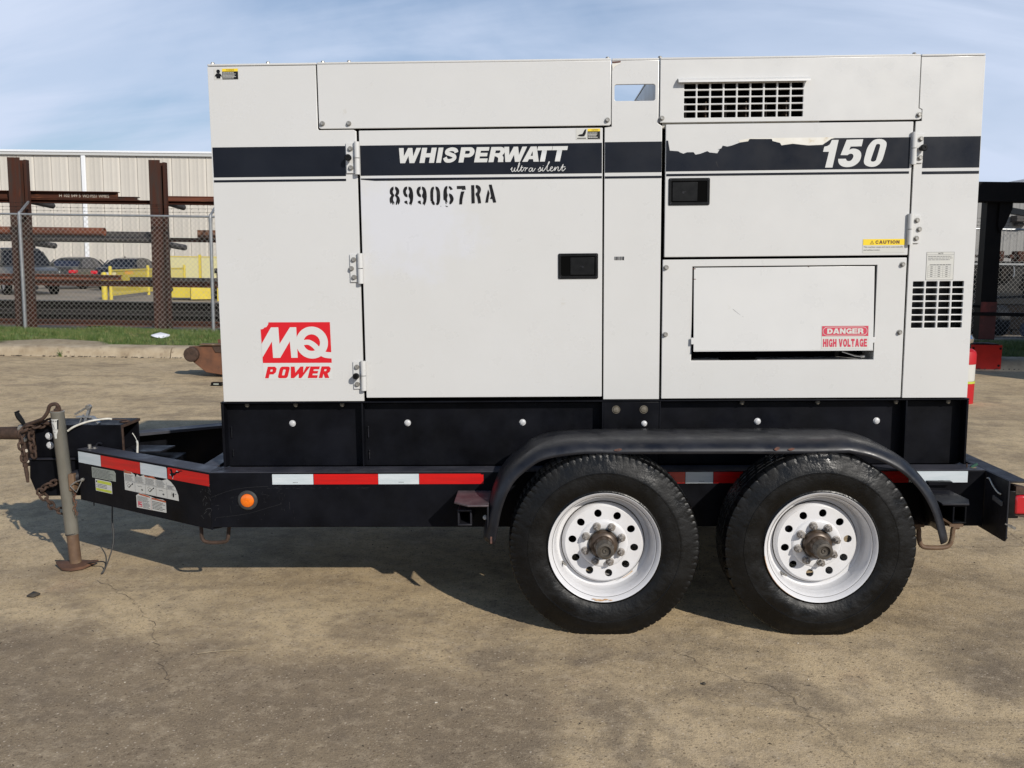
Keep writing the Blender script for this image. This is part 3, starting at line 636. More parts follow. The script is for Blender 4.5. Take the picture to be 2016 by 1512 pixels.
# --- lower right panel, its opening and the sagging flap
low = plate([rect(.621, 1.719, .960, 1.598, .003), [(.756, 1.136), (1.588, 1.136), (1.588, 1.566), (.756, 1.566)]], 0, T_, 'outlet_panel', 'white', gen)
for x, z in ((.636, 1.563), (1.700, 1.568), (.636, 1.258), (1.700, 1.261)): hexbolt('bolt', 'zinc', low, x, 0, z, .0088, .016)
mb = MB()   # flap: rotated a little about its top edge
fl = plate([[(.763, 1.184), (1.5775, 1.184), (1.5775, 1.215), (1.588, 1.215), (1.588, 1.240), (1.5775, 1.240), (1.5775, 1.561), (.763, 1.561), (.763, 1.243), (.752, 1.243), (.752, 1.213), (.763, 1.213)]], 0, .006, 'outlet_flap', 'white', None, bev=.0015)
for v_ in fl.data.vertices:
    d = 1.561-v_.co.z; v_.co.y += -d*.060 + .003; 
    if d > .30 and abs(v_.co.x-1.17) < .5: pass
fl.data.update(); put(fl, gen)
mb = MB(); mb.box(.763, 1.577, -.0215, -.0125, 1.180, 1.184); mb.build('flap_hem', 'white', fl)
DGR = lambda p: (p[0], p[1]-(1.561-p[2])*.060+.003, p[2])
st = flat([[rect(1.343, 1.556, 1.189, 1.294, .002)]], -.0010, 'danger_sticker', 'stkwhite', gen, xf=DGR)
flat([[rect(1.345, 1.554, 1.246, 1.292), rect(1.349, 1.550, 1.2495, 1.2885, .019, 6)], [rect(1.3515, 1.5475, 1.252, 1.286, .0165, 6)]], -.0016, 'sticker_band', 'dred', st, xf=DGR)
flat(word('DANGER', 1.368, 1.532, 1.2570, 1.2810, .06), -.0024, 'lettering', 'stkwhite', st, xf=DGR, step=.00002)
flat(word('HIGH VOLTAGE', 1.350, 1.549, 1.1975, 1.2335, .13), -.0016, 'lettering', 'dred', st, xf=DGR, step=.00002)
flat([[stroke([(.94, 1.372), (.965, 1.352), (.975, 1.345)], .0015, .0006)], [stroke([(.984, 1.34), (.988, 1.336)], .0008)]], -.0003, 'scratch', 'inkgrey', fl, xf=DGR)
for (x, z, r) in ((.766, 1.509, .003), (.765, 1.556, .004), (1.08, 1.562, .002), (1.28, 1.560, .002), (.77, 1.5085, .002)):
    flat([[circ(x, z, r*1.6, 10, r*.6)]], -.0006, 'rust_spot', 'fenderrust', fl, xf=DGR)
# chamber behind the flap
mb = MB(); mb.box(.740, 1.605, .014, .16, 1.100, 1.134); mb.box(.740, .752, .014, .16, 1.134, 1.575); mb.box(1.592, 1.605, .014, .16, 1.134, 1.575); mb.build('outlet_tray', 'white', gen)
mb = MB()
for a, c in ((.90, .94), (.945, .985), (.99, 1.065)): mb.box(a, c, .03, .09, 1.1345, 1.140)
mb.build('terminal_block', 'foam', gen)
mb = MB(); mb.tube([(1.46, .05, 1.17), (1.52, .04, 1.150), (1.56, .03, 1.148)], .005, 8); mb.tube([(1.54, .03, 1.150), (1.556, .02, 1.152)], .008, 10); mb.build('outlet_latch', 'chrome', gen)
# --- dark lining inside, lifting channel, plenum
mb = MB(); mb.box(-1.40, 2.00, .17, GD-.05, .97, 2.18); mb.box(-1.40, .745, .06, .17, .97, 2.18); mb.box(1.60, 1.72, .06, .17, .97, 2.18); mb.box(.745, 1.60, .06, .17, 1.58, 2.18)
mb.box(.745, 1.60, .161, .17, .97, 1.58); mb.box(-1.40, .36, .05, GD-.05, 2.181, 2.44); mb.box(1.32, 1.99, .06, GD-.05, 2.181, 2.44); mb.box(.62, 1.32, .50, GD-.05, 2.20, 2.44)
mb.build('insulation', 'foam', gen)
mb = MB(); mb.box(.613, 1.31, .012, .499, 2.181, 2.2165); mb.build('duct_floor', 'white_in', gen)
mb = MB()
for i in range(6): mb.box(.72+i*.09, .725+i*.09, .05, .45, 2.2165, 2.30)
mb.build('duct_baffle', 'hub', gen)
mb = MB(); mb.box(1.76, 2.0, .035, .05, 1.27, 1.50)
for i in range(7): mb.box(1.925+i*.008, 1.928+i*.008, .028, .035, 1.28, 1.49)
mb.build('filter_mesh', 'plastic', gen)
mb = MB(); mb.box(.378, .396, .014, 1.15, 2.21, 2.46); mb.box(.596, .612, .014, 1.15, 2.21, 2.46); mb.box(.396, .596, .014, 1.15, 2.21, 2.225); mb.build('lifting_channel', 'white', gen)
mb = MB(); mb.prism([(.560, 2.226), (.595, 2.226), (.595, 2.44), (.575, 2.44), (.572, 2.36), (.562, 2.30)], .85, .87); mb.build('lifting_eye', 'white', gen)
# --- ends, back, roof
mb = MB(); mb.box(-1.421, -1.409, .0145, GD, .956, 2.470); mb.build('end_panel', 'white', gen, bevel=.003)
mb = MB(); mb.box(2.010, 2.022, .0145, GD, .956, 2.470); mb.build('end_panel', 'white', gen, bevel=.003)
mb = MB(); mb.box(-1.4085, 2.0095, GD-.012, GD-.001, .958, 2.470); mb.build('back_panel', 'white', gen, bevel=.003)
for a, c, y0, y1 in ((-1.421, -.930, .0, GD), (-.926, .382, -.006, GD), (.386, .594, 0, .03), (.386, .594, 1.13, GD), (.600, 1.738, -.006, GD), (1.744, 2.022, 0, GD)):
    mb = MB(); mb.box(a, c, y0+.001, y1, 2.4745, 2.484); mb.build('roof_panel', 'white', gen, bevel=.003)
for x in (-1.407, -1.156, -.908, -.790, .369, .602, 1.724): 
    b = MB(); b.lathe([(.010, 0), (.010, .006), (.007, .013), (0, .013)], (x, .035, 2.484), 'z', 8); b.build('roof_bolt', 'zinc', gen)
# --- hinges and knobs
def hinge(side, xk, x0, x1, z0, z1, knob, par):
    h = MB(); a, c = (x0, xk) if side < 0 else (xk, x1)
    h.box(a, c, -.008, -.0005, z0+.004, z1-.002)
    o = h.build('hinge', 'white', par, bevel=.002)
    for (za, zb) in ((z0-.002, (z0+z1)/2-.0015), ((z0+z1)/2+.0015, z1+.002)):
        k = MB(); k.tube([(xk, -.016, za), (xk, -.016, zb)], .0125, 14); k.build('hinge_barrel', 'white', o)
    s_ = -1 if side < 0 else 1; zc = (z0+z1)/2
    for k, zf in enumerate((.20, .5, .80)):
        if knob and k == 1: continue
        hexbolt('bolt', 'zinc', o, xk+s_*(.031 if k != 1 else .042), -.008, z0+(z1-z0)*zf, .0088, .012)
    if knob:
        b = MB(); b.lathe([(.011, 0), (.011, -.018), (.0145, -.022), (.0150, -.036), (.0115, -.042), (.005, -.042), (.005, -.039), (0, -.039)], (knob[0], -.004, knob[1]), 'y', 20); b.build('bump_stop', 'plastic', o)
hinge(-1, -.757, -.808, -.755, 1.993, 2.133, (-.794, 2.064), gen)
hinge(-1, -.757, -.806, -.755, 1.504, 1.637, None, gen)
hinge(-1, -.757, -.806, -.755, 1.010, 1.144, (-.789, 1.077), gen)
hinge(1, 1.722, 1.713, 1.766, 2.010, 2.146, (1.757, 2.078), gen)
hinge(1, 1.722, 1.713, 1.767, 1.657, 1.790, None, gen)
# --- recessed paddle latches
def latch(x0, x1, z0, z1, y, flip, par):
    fr = plate([rect(x0, x1, z0, z1, .006), rect(x0+.012, x1-.012, z0+.013, z1-.013, .004)], y-.0045, .0045, 'latch', 'plastic', par, bev=.001)
    b = MB(); b.box(x0+.010, x1-.010, y-.0003, y-.0015, z0+.010, z1-.010); b.build('latch_cup', 'foam', fr)
    a, c = (x0+.055, x1-.017) if not flip else (x0+.017, x1-.055)
    b = MB(); b.box(a, c, y-.0042, y-.0018, z0+.018, z1-.018); b.build('paddle', 'plastic', fr, bevel=.001)
    xm = (a+c)/2; b = MB(); b.box(xm-.012, xm+.004, y-.0052, y-.0043, (z0+z1)/2-.002, (z0+z1)/2+.001); b.lathe([(.005, 0), (.005, -.0015), (0, -.0015)], (xm+(-.008 if flip else .002), y-.0043, (z0+z1)/2-.004), 'y', 12); b.build('keyhole', 'blackdusty', fr)
    for sx_ in (x0+.0075, x1-.0075):
        for sz_ in (z0+.0075, z1-.0075):
            b = MB(); b.lathe([(.0042, 0), (.0036, -.0018), (0, -.0022)], (sx_, y-.0046, sz_), 'y', 10); b.build('screw', 'blackdusty', fr)
latch(.146, .327, 1.515, 1.630, -.0045, False, gen)
latch(.642, .826, 1.840, 1.960, -.0065, True, gen)

# --- lettering
WW = [('W',137,368),('H',348,533),('I',523,603),('S',597,757),('P',757,927),('E',920,1083),('R',1070,1243),('W',1237,1475),('A',1423,1595),('T',1580,1740),('T',1735,1900)]
pieces = []
for ch, a, c in WW:
    g_ = glyph(ch); allp = [(p[0]+.20*p[1], p[1]) for pc in g_ for k in pc for p in k]; x0 = min(p[0] for p in allp); x1 = max(p[0] for p in allp)
    X0, X1 = (-.57+(q-133)*.0004307 for q in (a, c))
    for pc in g_: pieces.append([type(k)([(X0+(p[0]+.20*p[1]-x0)/(x1-x0)*(X1-X0), 2.0395+p[1]*.0665) for p in k]) for k in pc])
flat(pieces, -.0062, 'lettering', 'decalwhite', doorL, step=.0001)
# "ultra silent" in script, drawn as pen strokes in zoomed units (x, y down)
U = [[(1300,345),(1310,335),(1318,322),(1312,350),(1320,366),(1335,355),(1348,325),(1342,350),(1348,364),(1360,358),(1375,335),(1392,300),(1396,276),(1388,282),(1378,320),(1374,352),(1382,364),(1398,352),(1410,330),(1420,303),(1411,340),(1410,358),(1420,362),(1432,350),(1445,328),(1455,326),(1462,330),(1450,362)],
     [(1406,325),(1434,322)], [(1454,350),(1466,332),(1476,328),(1482,331)], [(1528,332),(1512,328),(1497,340),(1493,358),(1505,364),(1520,352),(1532,328),(1526,354),(1532,363),(1545,354),(1560,330)],
     [(1585,350),(1600,335),(1610,320),(1614,332),(1616,350),(1606,362),(1590,360),(1600,362),(1622,352),(1632,338),(1638,322),(1630,350),(1638,360),(1654,348),(1680,310),(1706,272),(1700,266),(1688,300),(1680,345),(1690,360),(1706,350),(1722,338),(1738,326),(1736,316),(1722,322),(1714,345),(1726,360),(1745,352),(1760,332),(1768,318),(1760,356),(1772,336),(1790,318),(1800,322),(1794,346),(1800,358),(1815,350),(1832,325),(1850,290),(1838,335),(1838,354),(1850,356),(1876,330)],
     [(1826,320),(1872,316)], [(1640,306),(1643,303)]]
sc = lambda p: (-.57+(p[0]-133)*.0004307, 2.0385-(p[1]-272+(p[0]-1100)*.012)*.000432)
flat([[stroke([sc(q) for q in cr(s_, 4)], .0028)] for s_ in U], -.0063, 'script_lettering', 'decalwhite', doorL, step=.00005)
# 150
z15 = lambda p: (1.324+(p[0]-308)*.0002094, 2.123-(p[1]-191)*.0002087)
five = [(800,210),(1148,203),(1120,348),(888,352),(862,420)] + cr([(862,420),(920,397),(985,398),(1060,425),(1108,480),(1118,560),(1090,650),(1020,725),(930,768),(820,780),(730,762),(668,720),(640,660),(636,605)], 3)[1:] + [(800,605)] + cr([(800,605),(815,640),(860,655),(910,640),(945,590),(955,545),(935,510),(895,500),(855,512),(830,530)], 3)[1:] + [(682,528)]
zero_o = cr([(1300,290),(1370,225),(1460,202),(1560,212),(1630,262),(1642,330),(1620,440),(1590,560),(1560,650),(1500,730),(1420,772),(1320,778),(1230,750),(1185,700),(1182,630),(1205,520),(1240,390)], 4, True)
zero_i = cr([(1420,330),(1450,306),(1490,308),(1508,335),(1490,430),(1440,620),(1420,655),(1380,672),(1340,665),(1325,640),(1340,580),(1380,450)], 4, True)
one = [(632,210),(520,785),(365,785),(437,455),(312,455),(335,348),(400,335),(450,300),(490,210)]
flat([[[z15(p) for p in one]], [[z15(p) for p in five]], [[z15(p) for p in zero_o], [z15(p) for p in zero_i]]], -.0082, 'lettering', 'decalwhite', doorR, step=.0001)
# stencil number
zs = lambda p: (-.616+(p[0]-210)*.000297, 1.938-(p[1]-200+.010*(p[0]-210))*.000297)
def both(xa, body): return body
ST = []
def arcL(cx, cy, rx, ry, a0, a1, n=10): return [(cx+rx*math.cos(math.radians(a0+(a1-a0)*i/n)), cy-ry*math.sin(math.radians(a0+(a1-a0)*i/n))) for i in range(n+1)]
def halfbowl(cx, cy, rx, ry, irx, iry, side):   # side -1 left, +1 right: half ring with stencil bridge
    a0, a1 = (97, 263) if side < 0 else (83, -83)
    return arcL(cx, cy, rx, ry, a0, a1) + arcL(cx, cy, irx, iry, a1 + (4 if side < 0 else 12)*1, a0 + (-4 if side < 0 else -12))
ST += [cr([(272,203),(235,222),(215,262),(218,310),(236,335),(212,375),(210,430)], 3)+[(226,465),(244,440),(250,470),(262,478),(268,440),(278,476),(281,440)]+cr([(270,425),(262,395),(270,362),(281,345),(281,325),(268,310),(260,285),(268,258),(276,245)], 3)]
ST += [cr([(298,203),(335,218),(360,262),(352,315),(335,335),(358,365),(368,410),(360,450),(340,478)], 3)+[(330,440),(322,470),(310,480),(304,475),(303,440)]+cr([(310,420),(316,390),(308,360),(294,345),(294,325),(306,305),(312,280),(305,255),(296,243)], 3)]
for o_ in (0, 206):
    ST += [cr([(482+o_,203),(445+o_,212),(420+o_,255),(420+o_,300),(440+o_,345),(470+o_,362),(484+o_,362)], 3)+cr([(484+o_,325),(468+o_,310),(462+o_,280),(470+o_,255),(482+o_,243)], 3)]
    ST += [cr([(503+o_,203),(540+o_,218),(562+o_,260),(572+o_,330),(566+o_,410),(545+o_,470)], 3)+[(535+o_,490),(526+o_,462),(515+o_,478),(506+o_,445)]+cr([(518+o_,430),(520+o_,390),(502+o_,355),(502+o_,325),(512+o_,305),(516+o_,280),(510+o_,255),(501+o_,243)], 3)]
    ST += [[(432+o_,428),(462+o_,412),(478+o_,420),(480+o_,440),(486+o_,474),(470+o_,462),(450+o_,455),(438+o_,445)]]
ST += [cr([(890,205),(858,215),(838,255),(832,330),(835,420)], 3)+[(850,425),(845,440),(862,465)]+cr([(875,478),(896,478),(898,460),(890,430),(878,410),(878,300),(884,255),(892,240)], 3)]
ST += [cr([(914,203),(948,212),(975,255),(984,335),(978,420),(955,475),(922,478)], 3)+cr([(920,450),(930,430),(930,300),(925,260),(916,240)], 3)]
ST += [cr([(1095,195),(1060,208),(1038,260),(1032,330),(1034,400)], 3)+[(1052,410),(1060,425),(1064,455),(1078,470),(1078,430),(1096,445),(1090,415)]+cr([(1086,380),(1096,345),(1098,325),(1088,300),(1088,250),(1096,232)], 3)]
ST += [[(1118,196),(1150,206),(1178,245),(1142,256),(1130,232),(1116,228)]]
ST += [cr([(1120,305),(1155,320),(1180,355),(1188,395),(1170,440),(1140,468),(1122,462)], 3)+cr([(1124,430),(1136,400),(1130,365),(1120,345)], 3)]
ST += [[(1240,196),(1368,192),(1375,250),(1318,254),(1316,238),(1242,240)]]
ST += [[(1303,278),(1355,276),(1338,330),(1322,400),(1316,470),(1272,470),(1276,400),(1288,335)]]
ST += [[(1458,184),(1505,182),(1510,452),(1460,458)]]
ST += [cr([(1528,182),(1565,186),(1598,215),(1606,260),(1590,305),(1582,325),(1595,370),(1606,452)], 3)+[(1560,456)]+cr([(1552,400),(1540,350),(1526,330),(1528,300),(1548,285),(1552,245),(1528,222)], 3)]
ST += [[(1715,245),(1738,305),(1728,350),(1712,444),(1670,444),(1690,340)]]
ST += [[(1728,176),(1770,174),(1800,290),(1836,440),(1792,444),(1776,390),(1742,388),(1760,345)]]
flat([[[zs(p) for p in pg]] for pg in ST], -.0052, 'stencilled_number', 'ink', doorL, step=.00005)
flat([[[zs(p) for p in cr([(985,494),(1000,498),(980,500)], 3, True)]], [[zs(p) for p in cr([(1060,488),(1100,500),(1085,512),(1066,500)], 3, True)]]], -.0052, 'paint_run', 'inkgrey', doorL)
# MQ / POWER emblem
mq = lambda p: (-1.233+(p[0]-153)*.0005, 1.327-(p[1]-727)*.0005)
em = flat([[[mq(p) for p in ((230,724),(805,724),(812,1112),(812,1262),(165,1262),(160,1100),(152,790),(185,792),(215,768),(236,735))]]], -.0010, 'emblem', 'decalwhite', gen)
red = [(233,727),(803,729),(808,1107),(164,1105),(156,792),(180,788),(190,776),(212,770),(228,748)]
flat([[[mq(p) for p in red]]], -.0014, 'emblem_field', 'red', em)
Mg = [(158,930),(253,774),(322,774),(325,925),(430,774),(488,774),(491,850)]
Mg = [(158,930),(253,774),(322,774),(327,928),(430,774),(489,774),(492,1058),(432,1058),(424,905),(328,1058),(262,1058),(257,905),(162,1055)]
Qo = circ(630, 918, 149, 48); Qi = circ(628, 918, 77, 36)
tail = stroke(cr([(545,918),(600,915),(650,945),(700,1000),(745,1030),(810,1038)], 6), 46, 58)
flat([[[mq(p) for p in Mg]], [[mq(p) for p in Qo], [mq(p) for p in Qi]], [SC([mq(p) for p in tail])]], -.0018, 'emblem_letters', 'decalwhite', em, step=.0001)
def box_letter(ch, x, w):
    t = 38; T0, B0 = 1140, 1248; sh = lambda q: (q[0]+(B0-q[1])*.28, q[1])
    if ch == 'P': pcs = [[(x,B0),(x,T0),(x+w-20,T0),(x+w,T0+18),(x+w,T0+52),(x+w-18,T0+72),(x+t-4,T0+72),(x+t-4,B0)], [(x+t-4,T0+26),(x+t+16,T0+26),(x+t+16,T0+46),(x+t-4,T0+46)]]
    if ch == 'O': pcs = [rect(x,x+w,T0,B0,20), rect(x+t-4,x+w-t+4,T0+26,B0-26,8)]
    if ch == 'E': pcs = [[(x,B0),(x,T0),(x+w,T0),(x+w,T0+26),(x+t,T0+26),(x+t,T0+42),(x+w-6,T0+42),(x+w-6,T0+66),(x+t,T0+66),(x+t,B0-26),(x+w,B0-26),(x+w,B0)]]
    if ch == 'R': pcs = [[(x,B0),(x,T0),(x+w-20,T0),(x+w,T0+18),(x+w,T0+48),(x+w-18,T0+66),(x+t-4,T0+66),(x+t-4,B0)], [(x+t-4,T0+26),(x+t+16,T0+26),(x+t+16,T0+44),(x+t-4,T0+44)]]
    if ch == 'L': pcs = [[(x+w-60,T0+60),(x+w-22,T0+60),(x+w+8,B0),(x+w-32,B0)]]
    if ch == 'W': pcs = [[(x-30,T0),(x+6,T0),(x+26,T0+58),(x+60,T0),(x+88,T0),(x+100,T0+58),(x+w-26,T0),(x+w+12,T0),(x+w-46,B0),(x+70,B0),(x+60,T0+66),(x+26,B0),(x-4,B0)]]
    return [[mq(sh(p)) for p in c] for c in pcs]
flat([box_letter('P', 178, 88), box_letter('O', 296, 92), box_letter('W', 424, 140), box_letter('E', 578, 88), box_letter('R', 682, 90), box_letter('L', 682, 90)], -.0018, 'emblem_word', 'red', em, step=.0001)
# small stickers
def bars(x0, x1, z0, z1, n, y, name, m, par, th=.5, jag=.25, xf=None):
    b = []; h = (z1-z0)/n
    for i in range(n):
        zz_ = z1-(i+.5)*h; xx_ = x0; end = x1-random.random()*jag*(x1-x0)
        while xx_ < end:
            w = random.uniform(.06, .16)*(x1-x0); w = min(w, end-xx_)
            if w > .01*(x1-x0): b.append([rect(xx_, xx_+w*.86, zz_-h*th/2, zz_+h*th/2)])
            xx_ += w
    return flat(b, y, name, m, par, xf=xf, step=0)
s1 = flat([[rect(-1.391, -1.282, 2.415, 2.463)]], -.0010, 'warning_sticker', 'stkwhite', gen)
flat([[rect(-1.354, -1.283, 2.416, 2.4495)]], -.0014, 'sticker_band', 'ink', s1); flat([[rect(-1.354, -1.283, 2.450, 2.462)]], -.0014, 'sticker_band', 'yellow', s1)
flat([[circ(-1.372, 2.4505, .0085, 16)], [[(-1.388,2.425),(-1.387,2.434),(-1.380,2.442),(-1.364,2.442),(-1.357,2.434),(-1.356,2.425),(-1.361,2.431),(-1.364,2.420),(-1.380,2.420),(-1.383,2.431)]]], -.0014, 'pictogram', 'ink', s1)
text('WARNING', -1.336, -1.300, 2.4535, 2.459, -.0018, 'lettering', 'brown', s1, bold=.02)
bars(-1.351, -1.286, 2.419, 2.447, 5, -.0018, 'fine_print', 'stkwhite', s1)
s2 = flat([[rect(.227, .335, 2.134, 2.182)]], -.0052, 'caution_sticker', 'stkwhite', gen)
flat([[rect(.2785, .334, 2.136, 2.169)]], -.0056, 'sticker_band', 'ink', s2); flat([[rect(.2785, .334, 2.1695, 2.181)]], -.0056, 'sticker_band', 'yellow', s2)
flat([[[(.233,2.150),(.241,2.156),(.255,2.158),(.265,2.176),(.273,2.180),(.270,2.160),(.264,2.148),(.250,2.147)]], [rect(.232,.272,2.138,2.1415)]], -.0056, 'pictogram', 'ink', s2)
text('CAUTION', .296, .325, 2.1725, 2.178, -.0060, 'lettering', 'brown', s2, bold=.02)
bars(.281, .330, 2.140, 2.165, 4, -.0060, 'fine_print', 'stkwhite', s2)
s3 = flat([[rect(1.517, 1.704, 1.620, 1.682)]], -.0072, 'caution_sticker', 'stkwhite', gen)
flat([[rect(1.5175, 1.7035, 1.6545, 1.6815)], ], -.0076, 'sticker_band', 'yellow', s3)
flat(word('CAUTION', 1.572, 1.680, 1.6605, 1.6755, .14), -.0080, 'lettering', 'brown', s3, step=.00002)
flat([[[(1.548,1.659),(1.566,1.659),(1.557,1.676)], [(1.5505,1.6605),(1.5635,1.6605),(1.557,1.673)]], [rect(1.5562,1.5578,1.6635,1.670)], [rect(1.5562,1.5578,1.661,1.6625)]], -.0080, 'pictogram', 'brown', s3)
text('This machine stops and starts automatically', 1.521, 1.696, 1.641, 1.650, -.0076, 'lettering', 'ink', s3)
text('and without notice.', 1.521, 1.594, 1.630, 1.637, -.0076, 'lettering', 'ink', s3)
s4 = flat([[rect(1.806, 1.930, 1.496, 1.622)]], -.0010, 'note_sticker', 'stkwhite', gen)
flat([[rect(1.8065, 1.9295, 1.4965, 1.6215), rect(1.8075, 1.9285, 1.4975, 1.6205)], [rect(1.8075, 1.9285, 1.6095, 1.6103)]], -.0013, 'sticker_frame', 'inkgrey', s4)
text('NOTE', 1.858, 1.880, 1.6120, 1.6185, -.0013, 'lettering', 'ink', s4, bold=.01)
bars(1.813, 1.924, 1.583, 1.606, 3, -.0013, 'fine_print', 'inkgrey', s4, th=.34)
bars(1.822, 1.917, 1.561, 1.568, 1, -.0013, 'fine_print', 'inkgrey', s4, th=.5, jag=0)
g_ = [[rect(1.814+k*.0335, 1.8145+k*.0335, 1.508, 1.559)] for k in range(4)] + [[rect(1.814, 1.915, 1.508+k*.0085, 1.5085+k*.0085)] for k in range(7)]
for k in range(6):
    for q in range(3): g_.append([rect(1.826+q*.0335, 1.836+q*.0335, 1.5115+k*.0085, 1.5140+k*.0085)])
flat(g_, -.0013, 'table_print', 'inkgrey', s4, step=.00002)
# --- skid base (fuel tank) under the housing
sk = MB(); sk.box(-1.4345, 2.0305, .060, GD-.06, .6345, .938); skid = sk.build('tank_base', 'black', gen, bevel=.004)
def rib(a, c, y0=0.0, z0=.645, z1=.9455): 
    b = MB(); b.box(a, c, y0, .0595, z0, z1); b.build('skid_rib', 'black', gen, bevel=.002)
rib(-1.436, -1.424); rib(-.776, -.768); rib(.347, .355); rib(.612, .620); rib(1.745, 1.753); rib(2.022, 2.032)
b = MB(); b.box(-1.438, 2.034, .001, GD, .9462, .9535); b.build('skid_flange', 'black', gen, bevel=.002)
b = MB(); b.box(.3555, .6115, .002, .0585, .650, .945); b.build('skid_plate', 'black', gen, bevel=.002)
for x in (-1.116, -.567, -.022, 1.081, 1.635): hexbolt('bolt', 'zincw', skid, x, .060, .842, .0115, .008)
hexbolt('bolt', 'zincw', gen, .544, .002, .844, .010, .008)
for x in (.413, .541):
    b = MB(); b.lathe([(.019, 0), (.019, -.004), (.0165, -.004), (.0165, -.0015), (.013, -.008), (0, -.009)], (x, .002, .910), 'y', 20); b.build('drain_plug', 'dirtybolt', gen)
for x in (-1.32, -1.09, -.87, 1.0, 1.35, 1.71, 1.95):
    hexbolt('flange_bolt', 'dirtybolt', gen, x, .030, .936, .008, .006)
for x, z, h in ((-1.415, .80, .05), (-1.412, .70, .03), (-.762, .80, .05), (-.760, .69, .04)):
    b = MB(); b.box(x+.006, x+.010, .05, .0593, z-h/2, z+h/2); b.lathe([(.005, 0), (.005, .004), (0, .004)], (x+.008, .0505, z+h/2), 'x', 8); b.build('weld_tab', 'blackdusty', gen)

# ================================================================== TRAILER
YC = .67
trl = thing('trailer', 'black twin-axle trailer with white wheels and red-white reflective tape, carrying the generator', 'trailer', (-.2, .67, 0), tilt=True)
FZ0, FZ1, FY = .388, .644, -.129
def my(y): return 2*YC - y
def rail(side):
    f = (lambda y: y) if side < 0 else my
    b = MB(); y0, y1 = f(FY), f(-.012)
    # C section: web on the outside, flanges inward
    b.box(-1.461, 2.062, y0, f(FY+.010), FZ0, FZ1); b.box(-1.461, 2.062, f(FY+.0101), y1, FZ0, FZ0+.012)
    o = b.build('frame_rail', 'black', trl, bevel=.003)
    b = MB(); b.box(-1.461, 2.062, f(FY+.0005), y1, FZ1+.0002, FZ1+.004); b.box(-1.461, 2.062, f(FY+.0101), y1, FZ1-.012, FZ1); b.build('top_flange', 'littop', o, bevel=.001); return o
rail(-1); rail(1)
A_ = Vector((-2.349, .436)); B_ = Vector((-1.4615, -.129)); dA = (B_-A_).normalized(); nA = Vector((-dA.y, dA.x)); LA = (B_-A_).length
def fr(s_, z, d=0.): p = A_+dA*s_-nA*d; return (p.x, p.y, z)
def tongue(side):
    f = (lambda p: p) if side < 0 else (lambda p: (p[0], my(p[1]), p[2]))
    def q(s_, d, z): return f(fr(s_, z, d))
    b = MB()
    def bx(d0, d1, z0, z1, s0=0., s1=LA):
        # mitre the outer end
        v = [q(s0, -d0, z0), q(s1, -d0, z0), q(s1+.28*(d1-d0), -d1, z0), q(s0, -d1, z0), q(s0, -d0, z1), q(s1, -d0, z1), q(s1+.28*(d1-d0), -d1, z1), q(s0, -d1, z1)]
        b.add(v, [(0,3,2,1),(4,5,6,7),(0,1,5,4),(1,2,6,5),(2,3,7,6),(3,0,4,7)])
    bx(0, .010, FZ0-.012, FZ1); bx(.0101, .105, FZ0-.012, FZ0)
    o = b.build('tongue_rail', 'black', trl, bevel=.003)
    b = MB(); bx(.0005, .105, FZ1+.0002, FZ1+.004); bx(.0101, .105, FZ1-.012, FZ1); b.build('top_flange', 'littop', o, bevel=.001); return o
tongue(-1); tongue(1)
b = MB(); b.box(-1.478, -1.452, FY+.012, .10, .60, .631); b.build('gusset', 'black', trl, bevel=.002)
b = MB(); b.box(-1.44, 2.060, -.0115, my(-.0115), .6195, .631); b.build('deck_plate', 'black', trl)
for x in (-1.40, -.55, .30, 1.05, 1.75):
    b = MB(); b.box(x-.04, x+.04, FY+.012, my(FY)-.012, .50, .626); b.build('cross_member', 'black', trl)
# cross braces of the A-frame
b = MB(); b.box(-1.556, -1.474, -.011, my(-.011), .600, .643); b.build('cross_member', 'littop', trl, bevel=.002)
b = MB(); b.add([(-2.20, .59, .600), (-1.98, .60, .600), (-1.96, .76, .600), (-2.20, .78, .600), (-2.20, .59, .592), (-1.98, .60, .592), (-1.96, .76, .592), (-2.20, .78, .592)], [(0,1,2,3),(7,6,5,4),(0,4,5,1),(1,5,6,2),(2,6,7,3),(3,7,4,0)]); b.build('gusset', 'blackdusty', trl)
# centre beam and coupler channel
b = MB(); b.prism([(-2.665, .568), (-2.300, .568), (-2.300, .372), (-2.60, .368), (-2.648, .40), (-2.672, .47)], .545, .795); b.build('tongue_beam', 'black', trl, bevel=.005)
b = MB(); b.prism([(-2.30, .560), (-1.9, .560), (-1.9, .40), (-2.30, .376)], .575, .765); b.build('tongue_beam', 'black', trl, bevel=.004)
b = MB(); b.box(-2.665, -2.16, .53, .80, .5685, .578); b.build('tongue_plate', 'blackdusty', trl, bevel=.003)
b = MB(); x0, x1, y0, y1, z0, z1, t = -2.630, -2.165, .555, .785, .579, .752, .011
b.box(x0, x1, y0, y0+t, z0, z1); b.box(x0, x1, y1-t, y1, z0, z1); b.box(x0, x1, y0+t+.0002, y1-t-.0002, z1-t, z1-.0005); b.box(x0, x1, y0+t+.0002, y1-t-.0002, z0, z0+t); b.box(x0, x0+t, y0+t+.0004, y1-t-.0004, z0+t+.0002, z1-t-.0002)
b.build('coupler_channel', 'black', trl, bevel=.003)
b = MB(); b.box(-2.1635, -2.157, .556, .784, .737, .751); b.box(-2.1635, -2.157, .556, .568, .585, .7365); b.build('channel_rust_edge', 'rustdark', trl)
for x, z in ((-2.555, .694), (-2.552, .644), (-2.215, .598)): hexbolt('coupler_bolt', 'zincw', trl, x, .555, z, .0145, .014)
for p, r in (((-2.205, .64, .66), .012), ((-2.21, .63, .633), .014), ((-2.214, .62, .606), .011)):
    b = MB(); b.lathe([(0, -.010), (r, -.008), (r, .008), (0, .010)], p, 'z', 12); b.build('spring_fitting', 'chrome', trl)
